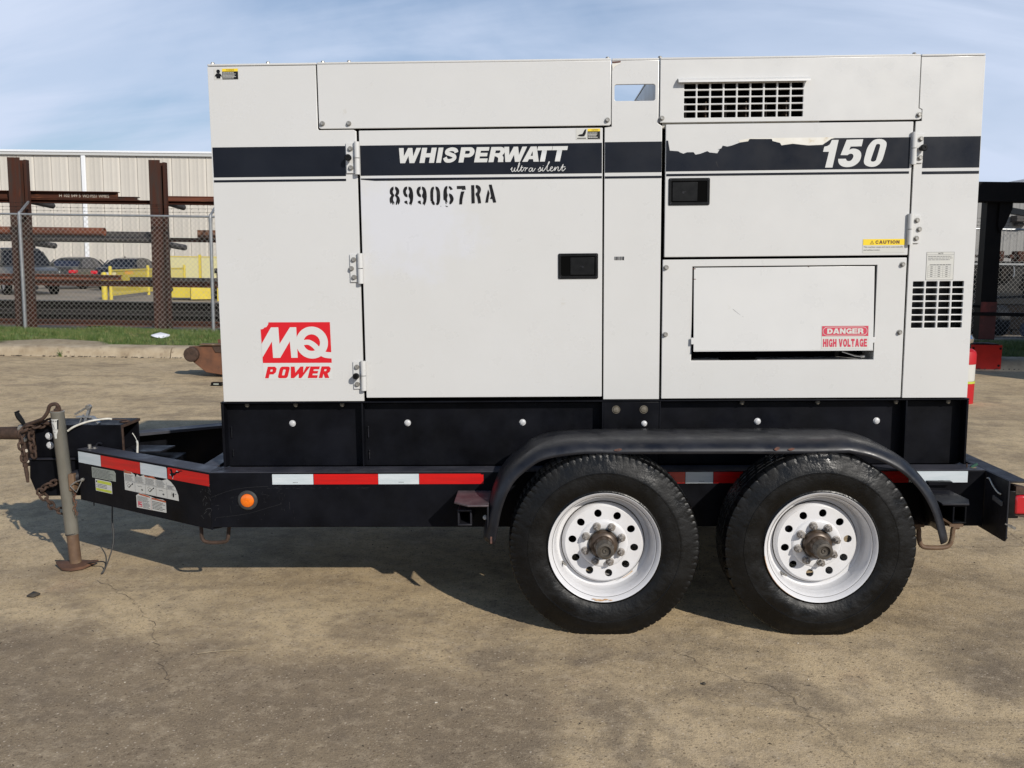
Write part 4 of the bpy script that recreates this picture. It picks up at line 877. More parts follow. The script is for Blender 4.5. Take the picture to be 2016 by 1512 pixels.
b = MB(); b.tube([(-2.21, .63, .585), (-2.20, .64, .69)], .006, 8); b.build('spring_fitting', 'rustdark', trl)
# pintle plate and lunette ring
b = MB(); b.prism([(-2.745, .745), (-2.72, .752), (-2.66, .752), (-2.655, .545), (-2.675, .520), (-2.715, .520), (-2.735, .55)], .60, .635)
b.prism([(-2.735, .745), (-2.6305, .745), (-2.6305, .60), (-2.735, .56)], .66, .70); b.build('pintle_plate', 'rustdark', trl, bevel=.004)
for x, z in ((-2.722, .727), (-2.718, .672)):
    b = MB(); b.lathe([(.022, 0), (.022, -.008), (.018, -.016), (0, -.016)], (x, .60, z), 'y', 14); b.build('pintle_bolt', 'zinc', trl)
for x, z in ((-2.708, .606), (-2.704, .548)):
    b = MB(); b.lathe([(.009, 0), (.009, -.003), (0, -.003)], (x, .60, z), 'y', 12); b.build('plate_hole', 'chip', trl)
b = MB(); b.tube([(-2.72, .67, .69), (-2.80, .67, .69), (-2.90, .67, .69), (-2.93, .67, .69)], [.033, .036, .034, .03], 16)
ring = [(-3.015+.078*math.cos(2*math.pi*i/32), .67+.078*math.sin(2*math.pi*i/32), .69) for i in range(32)]; b.tube(ring, .026, 12, closed=True)
b.build('lunette_ring', 'rustdark', trl)
b = MB(); b.tube([(-2.735, .58, .815), (-2.725, .58, .795), (-2.71, .58, .772), (-2.698, .58, .752)], [.012, .015, .013, .009], 10); b.tube([(-2.745, .58, .816), (-2.72, .58, .826)], .005, 8); b.build('pintle_pin_handle', 'plastic', trl)
# jack: tube, inner tube, foot, collar, swivel, crank
JX, JY = -2.420, .455
jk = MB(); jk.lathe([(.030, .845), (.0355, .843), (.0355, .837), (.0335, .835), (.0335, .190), (.031, .186)], (0, 0, 0), 'z', 28)
for i in range(len(jk.v)): x, y, z = jk.v[i]; jk.v[i] = (x+JX-.030+(.845-z)*.052, y+JY, z)
jack = jk.build('jack_stand', 'jack', trl, smooth=50)
b = MB(); b.tube([(JX-.030, JY, .842), (JX-.030, JY, .846)], .030, 20); b.build('jack_cap', 'jackrust', jack)
b = MB(); b.tube([(JX+.0035, JY, .19), (JX+.0115, JY, .030)], .0300, 24); b.build('jack_inner_tube', 'jackrust', jack)
b = MB(); b.tube([(JX+.0025, JY, .192), (JX+.0035, JY, .186)], .0345, 24); b.build('jack_collar', 'rimline', jack)
fpts = [(-.105, -.005), (-.085, .055), (-.02, .075), (.060, .06), (.108, .030), (.060, -.045), (.01, -.078), (-.045, -.065)]
b = MB(); vs = []
for k, (px_, py_) in enumerate(fpts): vs.append((JX+.012+px_, JY+py_, .018+(.006 if k in (0, 4) else -.010)))
for k, (px_, py_) in enumerate(fpts): vs.append((JX+.012+px_, JY+py_, .024+(.012 if k in (0, 4) else -.002)))
vs.append((JX+.012, JY, .036)); n_ = len(fpts)
b.add(vs, [tuple(range(n_-1, -1, -1))] + [(i, (i+1) % n_, n_+(i+1) % n_, n_+i) for i in range(n_)] + [(n_+i, n_+(i+1) % n_, 2*n_) for i in range(n_)]); b.build('jack_foot', 'footrust', jack, smooth=50)
lab = []
def jw(px_, z): # wrap on the tube
    c = JX-.030+(.845-z)*.052; a = px_/.0337; return (c+.0342*math.sin(a), JY-.0342*math.cos(a), z)
def wrapflat(poly_uz, name, m, off=0.):
    b = MB(); us = [min(p[0] for p in poly_uz) + (max(p[0] for p in poly_uz)-min(p[0] for p in poly_uz))*i/6 for i in range(7)]
    (u0a, u1a, zt), (u0b, u1b, zb) = (poly_uz[0][0], poly_uz[1][0], poly_uz[0][1]), (poly_uz[3][0], poly_uz[2][0], poly_uz[2][1])
    vs = []
    for i in range(7):
        t = i/6
        for (a_, c_, z_) in ((u0a, u1a, zt), (u0b, u1b, zb)):
            u = a_+(c_-a_)*t; cx = JX-.030+(.845-z_)*.052; an = u/.0337; rr_ = .0338+off; vs.append((cx+rr_*math.sin(an), JY-rr_*math.cos(an), z_))
    b.add(vs, [(2*i, 2*i+2, 2*i+3, 2*i+1)[::-1] for i in range(6)]); return b.build(name, m, jack)
wrapflat([(-.030, .806), (.016, .806), (.008, .752), (-.022, .752)], 'jack_label', 'stkwhite')
wrapflat([(-.024, .750), (.009, .750), (-.002, .705), (-.014, .705)], 'jack_label', 'stkwhite')
wrapflat([(.010, .803), (.018, .803), (.012, .754), (.005, .754)], 'label_print', 'ink', .0004)
for u in (-.024, -.012, 0):
    wrapflat([(u, .799), (u+.007, .799), (u+.007, .792), (u, .792)], 'label_print', 'ink', .0004); wrapflat([(u+.002, .7972), (u+.005, .7972), (u+.005, .7938), (u+.002, .7938)], 'label_print', 'stkwhite', .0008)
wrapflat([(-.018, .780), (-.014, .780), (-.006, .757), (-.009, .757)], 'label_print', 'ink', .0004); wrapflat([(-.012, .74), (-.005, .74), (-.005, .737), (-.012, .737)], 'label_print', 'inkgrey', .0004)
b = MB(); b.tube([(JX+.0, JY, .480), (JX+.04, JY+.03, .490), (JX+.125, JY+.06, .515)], [.033, .036, .038], 18); b.build('jack_mount', 'blackdusty', jack)
b = MB(); b.box(JX+.016, JX+.046, JY-.030, JY+.03, .425, .515); b.build('jack_bracket', 'jackrust', jack, bevel=.004)
b = MB(); b.tube([(JX+.03, JY-.034, .455), (JX+.065, JY-.045, .478), (JX+.105, JY-.05, .492)], .004, 8); b.tube([(JX+.105, JY-.055, .492), (JX+.07, JY-.055, .425), (JX+.035, JY-.045, .455)], .0028, 8); b.lathe([(0, -.006), (.009, -.005), (.009, .006), (0, .008)], (JX+.106, JY-.055, .492), 'y', 12); b.build('jack_pin', 'zinc', jack)
for k in range(9):
    b = MB(); c_ = Vector((JX+.052+.006*math.sin(k*1.8), JY-.045, .425-.0145*k)); a_ = k*90
    pts = [(c_.x+.0055*math.cos(t)*math.cos(math.radians(a_)), c_.y+.0055*math.cos(t)*math.sin(math.radians(a_)), c_.z+.0095*math.sin(t)) for t in [2*math.pi*i/10 for i in range(10)]]
    b.tube(pts, .0016, 5, closed=True); b.build('pin_chain_link', 'rust', jack)
b = MB(); b.tube(cr([(-2.452, .455, .848), (-2.446, .455, .876), (-2.462, .45, .882), (-2.485, .45, .872), (-2.50, .455, .840), (-2.53, .46, .805), (-2.58, .48, .785), (-2.64, .50, .765), (-2.67, .52, .745)], 4), .0095, 10)
b.tube([(-2.462, .455, .846), (-2.437, .455, .856), (-2.44, .45, .872)], .011, 8); b.build('jack_crank', 'rustdark', jack)
# safety chains, every link of its own
def link_mesh(L_, W_, r):
    b = MB(); pts = []
    for i in range(20):
        t = 2*math.pi*i/20; s_ = 1 if math.sin(t) > 0 else -1
        pts.append((W_*math.cos(t), 0, L_*.5*s_*(1 if abs(math.sin(t)) > .3 else .45)*1.0 + W_*.8*math.sin(t)))
    b.tube(pts, r, 7, closed=True); o = b.build('l', 'rustdark', None); me_ = o.data; bpy.data.objects.remove(o); return me_
LM = link_mesh(.016, .0155, .0062)
ch = bpy.data.objects.new('safety_chain', None); COL.objects.link(ch); put(ch, trl)
ch2 = bpy.data.objects.new('safety_chain', None); COL.objects.link(ch2); put(ch2, trl)
def chain(pts, par, step=.033, rl=0., dark=False):
    P = [Vector(p) for p in cr(pts, 8)]; acc = 0; k = 0; nxt = 0
    for a, c in zip(P[:-1], P[1:]):
        seg = (c-a).length; 
        while nxt <= acc+seg:
            p = a.lerp(c, (nxt-acc)/seg if seg else 0); d = (c-a).normalized()
            q = d.to_track_quat('Z', 'Y') @ Euler((0, 0, math.radians(90*k+rl))).to_quaternion()
            o = bpy.data.objects.new('chain_link', LM); COL.objects.link(o); o.parent = par; o.location = p; o.rotation_mode = 'QUATERNION'; o.rotation_quaternion = q; k += 1; nxt += step
        acc += seg
chain([(-2.50, .52, .788), (-2.56, .52, .772), (-2.615, .50, .755), (-2.665, .50, .735), (-2.678, .50, .68), (-2.672, .50, .62), (-2.668, .50, .575)], ch, rl=40)
chain([(-2.475, .53, .766), (-2.55, .52, .765), (-2.622, .52, .745), (-2.632, .52, .69), (-2.628, .52, .64), (-2.626, .52, .59)], ch, rl=20)
chain([(-2.49, .50, .462), (-2.545, .50, .442), (-2.595, .51, .410), (-2.608, .52, .372)], ch2, rl=35)
chain([(-2.59, .52, .372), (-2.565, .52, .345), (-2.53, .50, .315), (-2.49, .50, .300), (-2.44, .52, .295)], ch2, rl=60)
b = MB(); b.tube([(-2.664, .50, .560), (-2.664, .50, .540)], .014, 10); b.tube([(-2.664, .50, .54), (-2.660, .50, .50), (-2.658, .50, .455)], [.010, .011, .007], 10); b.build('chain_hook', 'rustdark', ch)
# breakaway switch, cables, tubes
b = MB(); b.obox((-2.405, .60, .755), (-2.385, .60, .80), .02, .006); b.obox((-2.375, .60, .762), (-2.345, .60, .845), .022, .012); b.obox((-2.42, .60, .790), (-2.335, .60, .790), .03, .006); b.obox((-2.335, .60, .79), (-2.30, .60, .755), .03, .008)
b.build('breakaway_bracket', 'galv', trl)
b = MB(); b.obox((-2.425, .59, .805), (-2.37, .59, .835), .012, .010); b.tube([(-2.352, .585, .842), (-2.352, .61, .842)], .014, 12); b.build('breakaway_lever', 'zinc', trl)
b = MB(); b.tube(cr([(-2.44, .53, .725), (-2.41, .53, .745), (-2.37, .54, .762), (-2.32, .56, .775), (-2.26, .60, .778), (-2.235, .61, .774)], 5), .0055, 8); b.build('white_cable', 'cable', trl)
b = MB(); b.tube(cr([(-2.24, .61, .774), (-2.20, .62, .77), (-2.17, .64, .765)], 4), .003, 6); b.lathe([(0, 0), (.03, .001), (.022, .008), (0, .01)], (-2.19, .66, .752), 'z', 12); b.build('brown_wire', 'rustdark', trl)
b = MB(); b.tube(cr([(-2.125, .60, .70), (-2.10, .58, .675), (-2.075, .54, .655), (-2.06, .50, .63), (-2.045, .46, .600)], 5), [.002]*8+[.0055]*13, 8); b.build('white_cable', 'cable', trl)
b = MB(); b.tube(cr([(-2.31, .53, .60), (-2.30, .53, .635), (-2.28, .53, .66), (-2.262, .53, .655)], 4), .0045, 7); b.build('hose', 'blackdusty', trl)
b = MB(); p0 = fr(.055, FZ1+.001, -.045); b.box(p0[0]-.018, p0[0]+.030, p0[1]-.012, p0[1]+.012, FZ1+.0005, FZ1+.005); b.tube([(p0[0]-.008, p0[1], FZ1+.004), (p0[0]-.008, p0[1], FZ1+.026)], .009, 10); b.tube([(p0[0]+.018, p0[1], FZ1+.004), (p0[0]+.018, p0[1], FZ1+.011)], .007, 10); b.build('ground_stud', 'zinc', trl)
# wires hanging under the tongue and lying on the concrete
b = MB(); b.tube(cr([(-2.20, .48, .38), (-2.20, .46, .26), (-2.185, .43, .17), (-2.19, .40, .10), (-2.215, .36, .012), (-2.222, .345, .006), (-2.21, .37, .035), (-2.235, .40, .052), (-2.32, .43, .035), (-2.40, .50, .008), (-2.50, .55, .006), (-2.575, .56, .006)], 5), .0034, 6); b.build('hanging_wire', 'wire', trl)
b = MB(); b.tube([(-2.36, .60, .38), (-2.36, .60, .30)], .003, 6); b.build('hanging_wire', 'wire', trl)
# pieces on the tongue rail: tape and stickers
def onrail(off): return lambda p: fr(p[0], p[2], off+(-p[1]) if False else off)
def fx(off): 
    return lambda p: tuple(fr(p[0], p[2], off + (-.0 - p[1])))
def tflat(pieces, name, m, par, off): return flat(pieces, 0, name, m, par, xf=lambda p: fr(p[0], p[2], off-p[1]), step=.0001)
def ttext(s, x0, x1, z0, z1, name, m, par, off, bold=0): return text(s, x0, x1, z0, z1, 0, name, m, par, bold=bold, xf=lambda p: fr(p[0], p[2], off))
T0, T1 = .578, .636
tflat([[rect(.008, .205, T0, T1)]], 'reflective_tape', 'tapewhite', trl, .0012)
tflat([[rect(.207, .533, T0, T1)]], 'reflective_tape', 'tapered', trl, .0012)
tw = tflat([[[(.535, T0), (.742, T0+.002), (.742, T1-.006), (.736, T1), (.535, T1)]]], 'reflective_tape', 'tapewhite', trl, .0012)
tr = tflat([[[(.747, T0+.003), (1.052, T0+.004), (1.052, T1+.002), (.755, T1+.002), (.747, T1-.004)]]], 'reflective_tape', 'tapered', trl, .0012)
tflat([[[(.765,.628),(.775,.618),(.768,.606),(.776,.600),(.784,.588),(.792,.602),(.806,.606),(.815,.616),(.832,.618),(.845,.628),(.865,.631),(.850,.634),(.830,.626),(.812,.624),(.800,.615),(.788,.615),(.785,.628),(.777,.633)]]], 'torn_patch', 'black', tr, .0018)
tflat([[[(.784,.588),(.787,.583),(.792,.602)]], [[(.812,.624),(.822,.630),(.830,.626)]], [[(.768,.606),(.764,.602),(.776,.600)]]], 'torn_edge', 'tapewhite', tr, .0020)
tflat([[[(.538, T1), (.556, T1), (.548, T1-.014), (.543, T1-.010)]]], 'torn_edge', 'stkwhite', tw, .0016)
k1 = tflat([[[(.121,.512),(.325,.513),(.328,.556),(.315,.568),(.121,.567)]]], 'data_sticker', 'greysticker', trl, .0012)
for zz_ in (.562, .548, .541, .534, .527, .520): bars_ = None
def tbars(x0, x1, z0, z1, n, m, par, off, th=.4, jag=.3):
    b = []; h = (z1-z0)/n
    for i in range(n):
        zc_ = z1-(i+.5)*h; xx_ = x0; end = x1-random.random()*jag*(x1-x0)
        while xx_ < end:
            w = min(random.uniform(.06, .16)*(x1-x0), end-xx_); b.append([rect(xx_, xx_+w*.84, zc_-h*th/2, zc_+h*th/2)]); xx_ += w
    return flat(b, 0, 'fine_print', m, par, xf=lambda p: fr(p[0], p[2], off), step=0)
tbars(.128, .318, .516, .563, 7, 'inkgrey', k1, .0018)
k2 = tflat([[[(.146,.445),(.288,.445),(.288,.500),(.280,.507),(.146,.507)]]], 'load_sticker', 'stkwhite', trl, .0012)
tflat([[rect(.165, .284, .488, .503)], [rect(.150, .284, .448, .461)]], 'sticker_band', 'lime', k2, .0018)
tflat([[circ(.158, .496, .005, 8)]], 'pictogram', 'ink', k2, .0022)
tbars(.166, .278, .464, .486, 3, 'ink', k2, .0020, .3); tbars(.156, .160, .464, .484, 2, 'inkgrey', k2, .0020, .5, 0)
k3 = tflat([[[(.398,.482),(.822,.482),(.820,.510),(.800,.545),(.770,.568),(.742,.579),(.700,.566),(.66,.566),(.63,.580),(.59,.572),(.56,.577),(.53,.566),(.505,.573),(.490,.556),(.485,.570),(.468,.574),(.460,.580),(.425,.580),(.398,.588)]]], 'instruction_sticker', 'stkwhite', trl, .0012)
tflat([[[(.400,.587),(.425,.579),(.458,.578),(.462,.570),(.400,.569)]], [[(.56,.577),(.59,.572),(.63,.580),(.66,.566),(.62,.569),(.57,.568)]]], 'sticker_band', 'orange', k3, .0018)
tflat([[rect(.400+.0, .820, .5285, .5295)]] + [[rect(.400+.084*i-.0006, .400+.084*i+.0006, .484, .562)] for i in range(1, 5)], 'sticker_frame', 'inkgrey', k3, .0018)
for i in range(5): tbars(.405+.084*i, .478+.084*i - (.02 if i == 4 else 0), .532, .564 - (.014 if i == 4 else 0), 6, 'inkgrey', k3, .0020)
for i, sh_ in enumerate((1, 0, 1, 0, 2)):
    cx_ = .442+.084*i; pcs = []
    if sh_ == 1: pcs = [[stroke([(cx_-.022, .505), (cx_-.008, .497), (cx_+.010, .508), (cx_-.005, .517), (cx_-.022, .505)], .0015)], [stroke([(cx_-.01, .499), (cx_+.020, .519)], .003)], [[(cx_+.018, .522), (cx_+.028, .524), (cx_+.025, .514)]], [stroke(cr([(cx_-.028, .512), (cx_-.02, .520), (cx_-.008, .523)], 4), .0012)]]
    elif sh_ == 0: pcs = [[stroke(cr([(cx_-.02, .517), (cx_-.01, .514), (cx_, .517), (cx_+.012, .514)], 4), .0014)], [stroke(cr([(cx_+.005, .497), (cx_+.012, .503), (cx_+.022, .499)], 4), .0016)], [circ(cx_+.014, .498, .004, 8, .003)]]
    else: pcs = [[[(cx_+.002,.494),(cx_+.010,.497),(cx_+.012,.514),(cx_+.004,.517),(cx_-.002,.508)]], [stroke([(cx_-.012, .498), (cx_-.004, .520)], .0012)], [rect(cx_+.018, cx_+.028, .511, .513)]]
    tflat(pcs, 'pictogram', 'ink', k3, .0020)
k4 = tflat([[[(.488,.404),(.722,.410),(.722,.466),(.700,.472),(.640,.470),(.60,.476),(.520,.482),(.496,.470),(.488,.466)]]], 'makers_sticker', 'stkwhite', trl, .0012)
tflat([[[(.512,.479),(.56,.478),(.60,.473),(.60,.468),(.515,.472)]], [[(.612,.471),(.722,.468),(.722,.460),(.612,.463)]]], 'sticker_band', 'orange', k4, .0018)
tflat([[rect(.500, .532, .412, .438)], [rect(.6065, .6075, .408, .466)]], 'sticker_mark', 'dred', k4, .0018)
tflat([[stroke([(.504,.427),(.510,.434),(.514,.427),(.518,.434),(.521,.427)], .002)], [circ(.526, .430, .0045, 10)], [rect(.504, .528, .415, .420)]], 'sticker_mark', 'stkwhite', k4, .0022)
tbars(.497, .600, .440, .466, 5, 'inkgrey', k4, .0020); tbars(.538, .600, .410, .438, 5, 'inkgrey', k4, .0020); tbars(.615, .716, .414, .456, 6, 'ink', k4, .0020, .35)
tflat([[stroke([(1.058,.565),(1.03+.0,.57),(1.05,.572),(1.005+.05,.575)], .001)]], 'scratch', 'blackdusty', trl, .0010) if False else None
# scuffs scratched into the paint of the rails
sc_ = []
for i in range(26):
    x = random.gauss(1.02, .03); z = random.uniform(.42, .58); l = random.uniform(.005, .03); a = random.uniform(-1.2, 1.6)
    if x < 1.05: sc_.append([stroke([(x, z), (x+l*.5*math.cos(a), z+l*.5*math.sin(a)+.002), (min(1.06, x+l*math.cos(a)), z+l*math.sin(a))], random.uniform(.0006, .0013))])
stuff(tflat(sc_, 'scratches', 'inkgrey', trl, .0010))
sc_ = []
for i in range(70):
    t = random.random(); x = -1.46+t*.75; z = .50+.10*math.sin(t*2.4)+random.gauss(0, .012)
    z = min(z, .572)
    if i > 40: x = random.uniform(-1.45, -1.05); z = random.uniform(.42, .56)
    l = random.uniform(.004, .05 if i % 5 == 0 else .015); a = random.uniform(-.25, .5) if i < 45 else random.uniform(1.2, 1.8)
    sc_.append([stroke([(x, z), (x+l*.5*math.cos(a), z+l*.5*math.sin(a)+.001), (x+l*math.cos(a), z+l*math.sin(a))], random.uniform(.0004, .0010))])
sc_.append([stroke(cr([(-1.46, .53), (-1.36, .565), (-1.27, .578), (-1.19, .582)], 5), .0009)]); sc_.append([stroke(cr([(-1.44, .435), (-1.30, .452), (-1.20, .480), (-1.13, .500)], 5), .0008)])
stuff(flat(sc_, FY-.0008, 'scratches', 'scuff', trl, step=.00001))
# tape on the long rail
for a, c, m in ((-1.170, -.981, 'tapewhite'), (-.979, -.683, 'tapered'), (-.6815, -.4955, 'tapewhite'), (-.494, -.200, 'tapered'), (.45, .716, 'tapered'), (.718, .842, 'tapewhite'), (.844, 1.14, 'tapered'), (1.142, 1.33, 'tapewhite'), (1.5, 1.72, 'tapered'), (1.722, 1.984, 'tapewhite')):
    zt = .6385 if a < 0 else .6425; zb = .5905
    poly = rect(a, c, zb, zt)
    if a == -.494: poly = [(a, zb), (c, zb), (c, zt-.004), (c-.008, zt-.005), (c-.014, zt), (a, zt)]
    o = flat([[poly]], FY-.0012, 'reflective_tape', m, trl)
    if m == 'tapewhite': 
        xx = (a+c)/2; flat([[rect(xx+k*.006, xx+k*.006+.0045, zb+.008, zb+.0105)] for k in range(4)], FY-.0016, 'fine_print', 'inkgrey', o, step=0)
# amber marker light
b = MB(); b.lathe([(.046, 0), (.046, -.004), (.041, -.009), (.033, -.010), (.031, -.006)], (-1.288, FY, .517), 'y', 32); ml = b.build('side_marker_light', 'rubberring', trl)
b = MB(); b.lathe([(.0315, -.006), (.030, -.010), (.022, -.0135), (.010, -.0150), (.004, -.0150), (.003, -.014), (0, -.014)], (-1.288, FY, .517), 'y', 32); b.build('amber_lens', 'amber', ml)
# fenders
lip = [(-.146, .415), (-.118, .553), (-.072, .659), (-.004, .727), (.078, .777), (.217, .796), (.350, .798)]
lip = [(-.150, .395)] + cr(lip, 5) + [(.6, .798), (.9, .798), (1.2, .797)] + cr([(1.352, .798), (1.463, .774), (1.575, .715), (1.666, .625), (1.721, .533), (1.756, .427)], 5) + [(1.764, .395)]
def fender(side):
    pr = [(-.132, .040), (-.20, .041), (-.30, .041), (-.345, .039), (-.372, .034), (-.394, .024), (-.409, .012), (-.417, .000), (-.420, -.014)]
    b = MB(); vs = []; n_ = len(lip); m_ = len(pr)
    for i, p in enumerate(lip):
        a = lip[max(i-1, 0)]; c = lip[min(i+1, n_-1)]; d = Vector((c[0]-a[0], c[1]-a[1])).normalized(); nn = Vector((-d.y, d.x))
        for (y, h) in pr:
            wig = .0012*math.sin(p[0]*23+y*10)
            q = Vector(p)+nn*(h+wig+.003); vs.append((q.x, y if side < 0 else my(y), q.y))
    fs = [(i*m_+k, (i+1)*m_+k, (i+1)*m_+k+1, i*m_+k+1) for i in range(n_-1) for k in range(m_-1)]
    if side > 0: fs = [f[::-1] for f in fs]
    b.add(vs, fs); return b.build('fender', 'fender', trl, smooth=60, solid=.005)
fd = fender(-1); fender(1)
rp = []
for cx_, cz_, w_, h_ in ((.385, .806, .017, .006), (1.05, .808, .012, .008), (1.11, .806, .014, .006)):
    rp.append([cr([(cx_-w_, cz_-.3*h_), (cx_-.5*w_, cz_+.5*h_), (cx_+.2*w_, cz_+h_), (cx_+w_, cz_+.6*h_), (cx_+.6*w_, cz_-.5*h_), (cx_-.2*w_, cz_-h_)], 3, True)])
flat(rp, -.4245, 'rust_chip', 'fenderrust', fd, step=0)
b = MB(); b.box(-.158, -.150, -.425, -.422, .400, .43); b.build('rust_chip', 'fenderrust', fd)
for x in (.35, .95, 1.3):
    b = MB(); b.box(x-.015, x+.015, -.30, -.131, .80, .812); b.build('fender_bracket', 'black', trl)
# wheels
def tyre_mesh(name, m, seed, slit, R0=.4085, cz=.3865):
    r_ = random.Random(seed)
    half = [(.2365, -.085), (.2390, -.100), (.2430, -.108), (.248, -.1055), (.258, -.110), (.272, -.1155), (.300, -.1180), (.318, -.1178), (.3195, -.1195), (.323, -.1195), (.3245, -.117), (.345, -.1135), (.358, -.108), (.366, -.106), (.372, -.1035), (.383, -.1025), (.3945, -.0985), (.4000, -.088), (.4020, -.062), (.4018, -.056), (.394, -.054), (.394, -.048), (.4022, -.046), (.4025, -.022), (.394, -.020), (.394, -.014), (.4025, -.012)]
    prof = half + [(r, -a) for r, a in half[::-1]]
    prof = [(r + (.006 if r > .36 else .003 if r > .3 else 0), a) for r, a in prof]
    n = 432
    def fn(i, j, r, a, t):
        if abs(a) > .074 and r > .382 and i % slit == 0: r -= .0042; a *= .985
        if r > .398 and abs(a) < .066 and (i+int(a*300)) % slit == 0: r -= .0035
        if .325 < r < .372 and i % 2 == 0 and j in (12, 13): r -= .0015
        z = r*math.sin(t); 
        if z < -cz+.0: 
            f = -cz/z if z else 1
            r2 = r*f; a = a*(1+.10*(1-f)*10); r = r2
        elif z < -.25 and .26 < r < .37: a *= 1+.05*min(1, (-.25-z)/.1)
        return r, a
    b = MB(); b.lathe(prof, (0, 0, 0), 'y', n, closed=True, fn=fn)
    o = b.build(name, m, None, smooth=28); me_ = o.data; bpy.data.objects.remove(o); return me_
TY1 = tyre_mesh('tyre', 'tyre', 1, 5); TY2 = tyre_mesh('tyre', 'tyre2', 2, 8)
def rimset(parent, rot, holes_rot, first):
    b = MB(); b.lathe([(.206, -.050), (.2115, -.072), (.216, -.090), (.2205, -.0935), (.2215, -.0915), (.2225, -.0935), (.2295, -.1015), (.2345, -.1090), (.2385, -.1115), (.2395, -.108), (.235, -.098), (.225, -.092)], n=96)
    b.lathe([(.206, -.0502), (.2045, -.030), (.1985, -.012), (.190, -.008), (.1815, -.008), (.180, .10), (.215, .112)], n=96)
    rim = b.build('rim', 'rim', parent, smooth=40)
    b = MB(); b.lathe([(.1812, -.0095), (.1812, -.0125), (.1782, -.0125)], n=96); b.lathe([(.2209, -.0925), (.2209, -.0940), (.2221, -.0939)], n=96); b.build('rim_seam', 'rimline', parent, smooth=0)
    cs = [circ(0, 0, .1655, 72), circ(0, 0, .1075, 60)]
    for k in range(10):
        a = math.radians(36*k+holes_rot); c_ = []
        for i in range(18):
            t = 2*math.pi*i/18; u = .0172*math.cos(t); w_ = .0160*math.sin(t); c_.append(((.1345+u)*math.cos(a)-w_*math.sin(a), (.1345+u)*math.sin(a)+w_*math.cos(a)))
        cs.append(c_)
    cu = shape([cs], .0022, .0010)[0]
    disc = curve_mesh(cu, 'wheel_disc', 'rim', lambda a: np.stack([a[:, 0], -.036-a[:, 2], a[:, 1]], 1), parent, smooth=40)
    b = MB(); b.lathe([(.1782, -.014), (.1765, -.022), (.1735, -.031), (.1650, -.0378)], n=96); b.lathe([(.1082, -.0378), (.1060, -.0395), (.1015, -.0455), (.0960, -.0475), (.0700, -.0480), (.0675, -.0465), (.0665, -.030)], n=72); b.build('wheel_disc', 'rim', parent, smooth=50)
    b = MB(); b.lathe([(.0668, -.0475), (.0650, -.0490), (.0630, -.0475), (.0630, -.02)], n=48); b.build('hub_bore', 'galv', parent)
    b = MB(); b.lathe([(.0625, .02), (.0620, -.052), (.0600, -.066), (.0540, -.074), (.0440, -.078), (.0420, -.084), (.0415, -.108), (.0400, -.112), (.030, -.112)], n=48); b.build('hub', 'hub', parent, smooth=40)
    b = MB(); b.lathe([(.0385, -.110), (.0390, -.118), (.0370, -.122), (.0365, -.152), (.0340, -.158), (.0240, -.160), (.0205, -.156), (.0195, -.150), (.0120, -.149), (.0100, -.153), (.0050, -.153), (.0040, -.147), (0, -.146)], n=48); b.build('hub_cap', 'hubcap', parent, smooth=40)
    global NUT
    if NUT is None:
        q = MB(); q.lathe([(.0155, 0), (.0155, -.003), (.0115, -.004)], n=16); q.lathe([(.0128, -.004), (.0128, -.019), (.0105, -.022), (.0060, -.022), (.0060, -.030), (.0045, -.032), (0, -.032)], n=6)
        o = q.build('lug_nut', 'nut', None, smooth=30); NUT = o.data; bpy.data.objects.remove(o)
    for k in range(8):
        a = math.radians(45*k+rot); o = bpy.data.objects.new('lug_nut', NUT); COL.objects.link(o); o.parent = parent; o.scale = (1.12, 1.25, 1.12); o.location = (.0830*math.cos(a), -.048, .0830*math.sin(a)); o.rotation_euler = (0, random.uniform(0, 1), 0)
    va = math.radians(rot+(188 if first else 212))
    c_ = Vector((.198*math.cos(va), -.012, .198*math.sin(va))); b = MB(); b.tube([c_, c_+Vector((.006, -.018, .001)), c_+Vector((.012, -.045, .003))], [.007, .0055, .0045], 10); b.build('valve_stem', 'zinc', parent)
    return rim
NUT = None
WH = [(.328, -.337, 0), (1.240, -.342, 1), (.328, my(-.337), 2), (1.240, my(-.342), 3)]
for (wx, wy_, k) in WH:
    wl = bpy.data.objects.new('wheel', None); COL.objects.link(wl); wl.parent = trl; wl.location = Vector((wx, wy_, .386)) - Vector(trl['base'])
    wl['label'] = ['front near wheel with a rust streak low on its white rim', 'rear near wheel with a wet shiny tyre', 'front wheel on the far side', 'rear wheel on the far side'][k]
    if k > 1: wl.rotation_euler = (0, 0, math.pi)
    t_ = bpy.data.objects.new('tyre', (TY1, TY2)[k % 2]); COL.objects.link(t_); t_.parent = wl
    rot = [20, 13, 5, 40][k]
    rimset(wl, rot, [-8, 8, 0, 0][k], k == 0)
    if k == 0:
        f_ = lambda pts: [(p[0], p[1]) for p in pts]
        b_ = []
        for (a0, r0, w_, h_) in ((-95, .2305, .022, .006), (-88, .2265, .012, .004), (-101, .228, .010, .003), (-83, .231, .008, .003)):
            a = math.radians(a0); cx_, cz_ = r0*math.cos(a), r0*math.sin(a); b_.append([cr([(cx_-w_, cz_+.001), (cx_-w_*.4, cz_+h_), (cx_+w_*.3, cz_+h_*.7), (cx_+w_, cz_+.001), (cx_+w_*.5, cz_-h_*.6), (cx_-w_*.4, cz_-h_*.5)], 3, True)])
        flat(b_, -.1125, 'rust_stain', 'rimrust', wl, step=.0001)
        b_ = [[stroke([(.176*math.cos(math.radians(t)), .176*math.sin(math.radians(t))) for t in range(-62, -43, 3)], .0016, .0045)]]
        flat(b_, -.0420, 'rust_stain', 'rimrust', wl)
    if k == 1:
        b_ = [[stroke([(.2385*math.cos(math.radians(t)), .2385*math.sin(math.radians(t))) for t in range(188, 246, 3)], .0022, .001)]]
        flat(b_, -.1128, 'rust_stain', 'rimrust', wl)
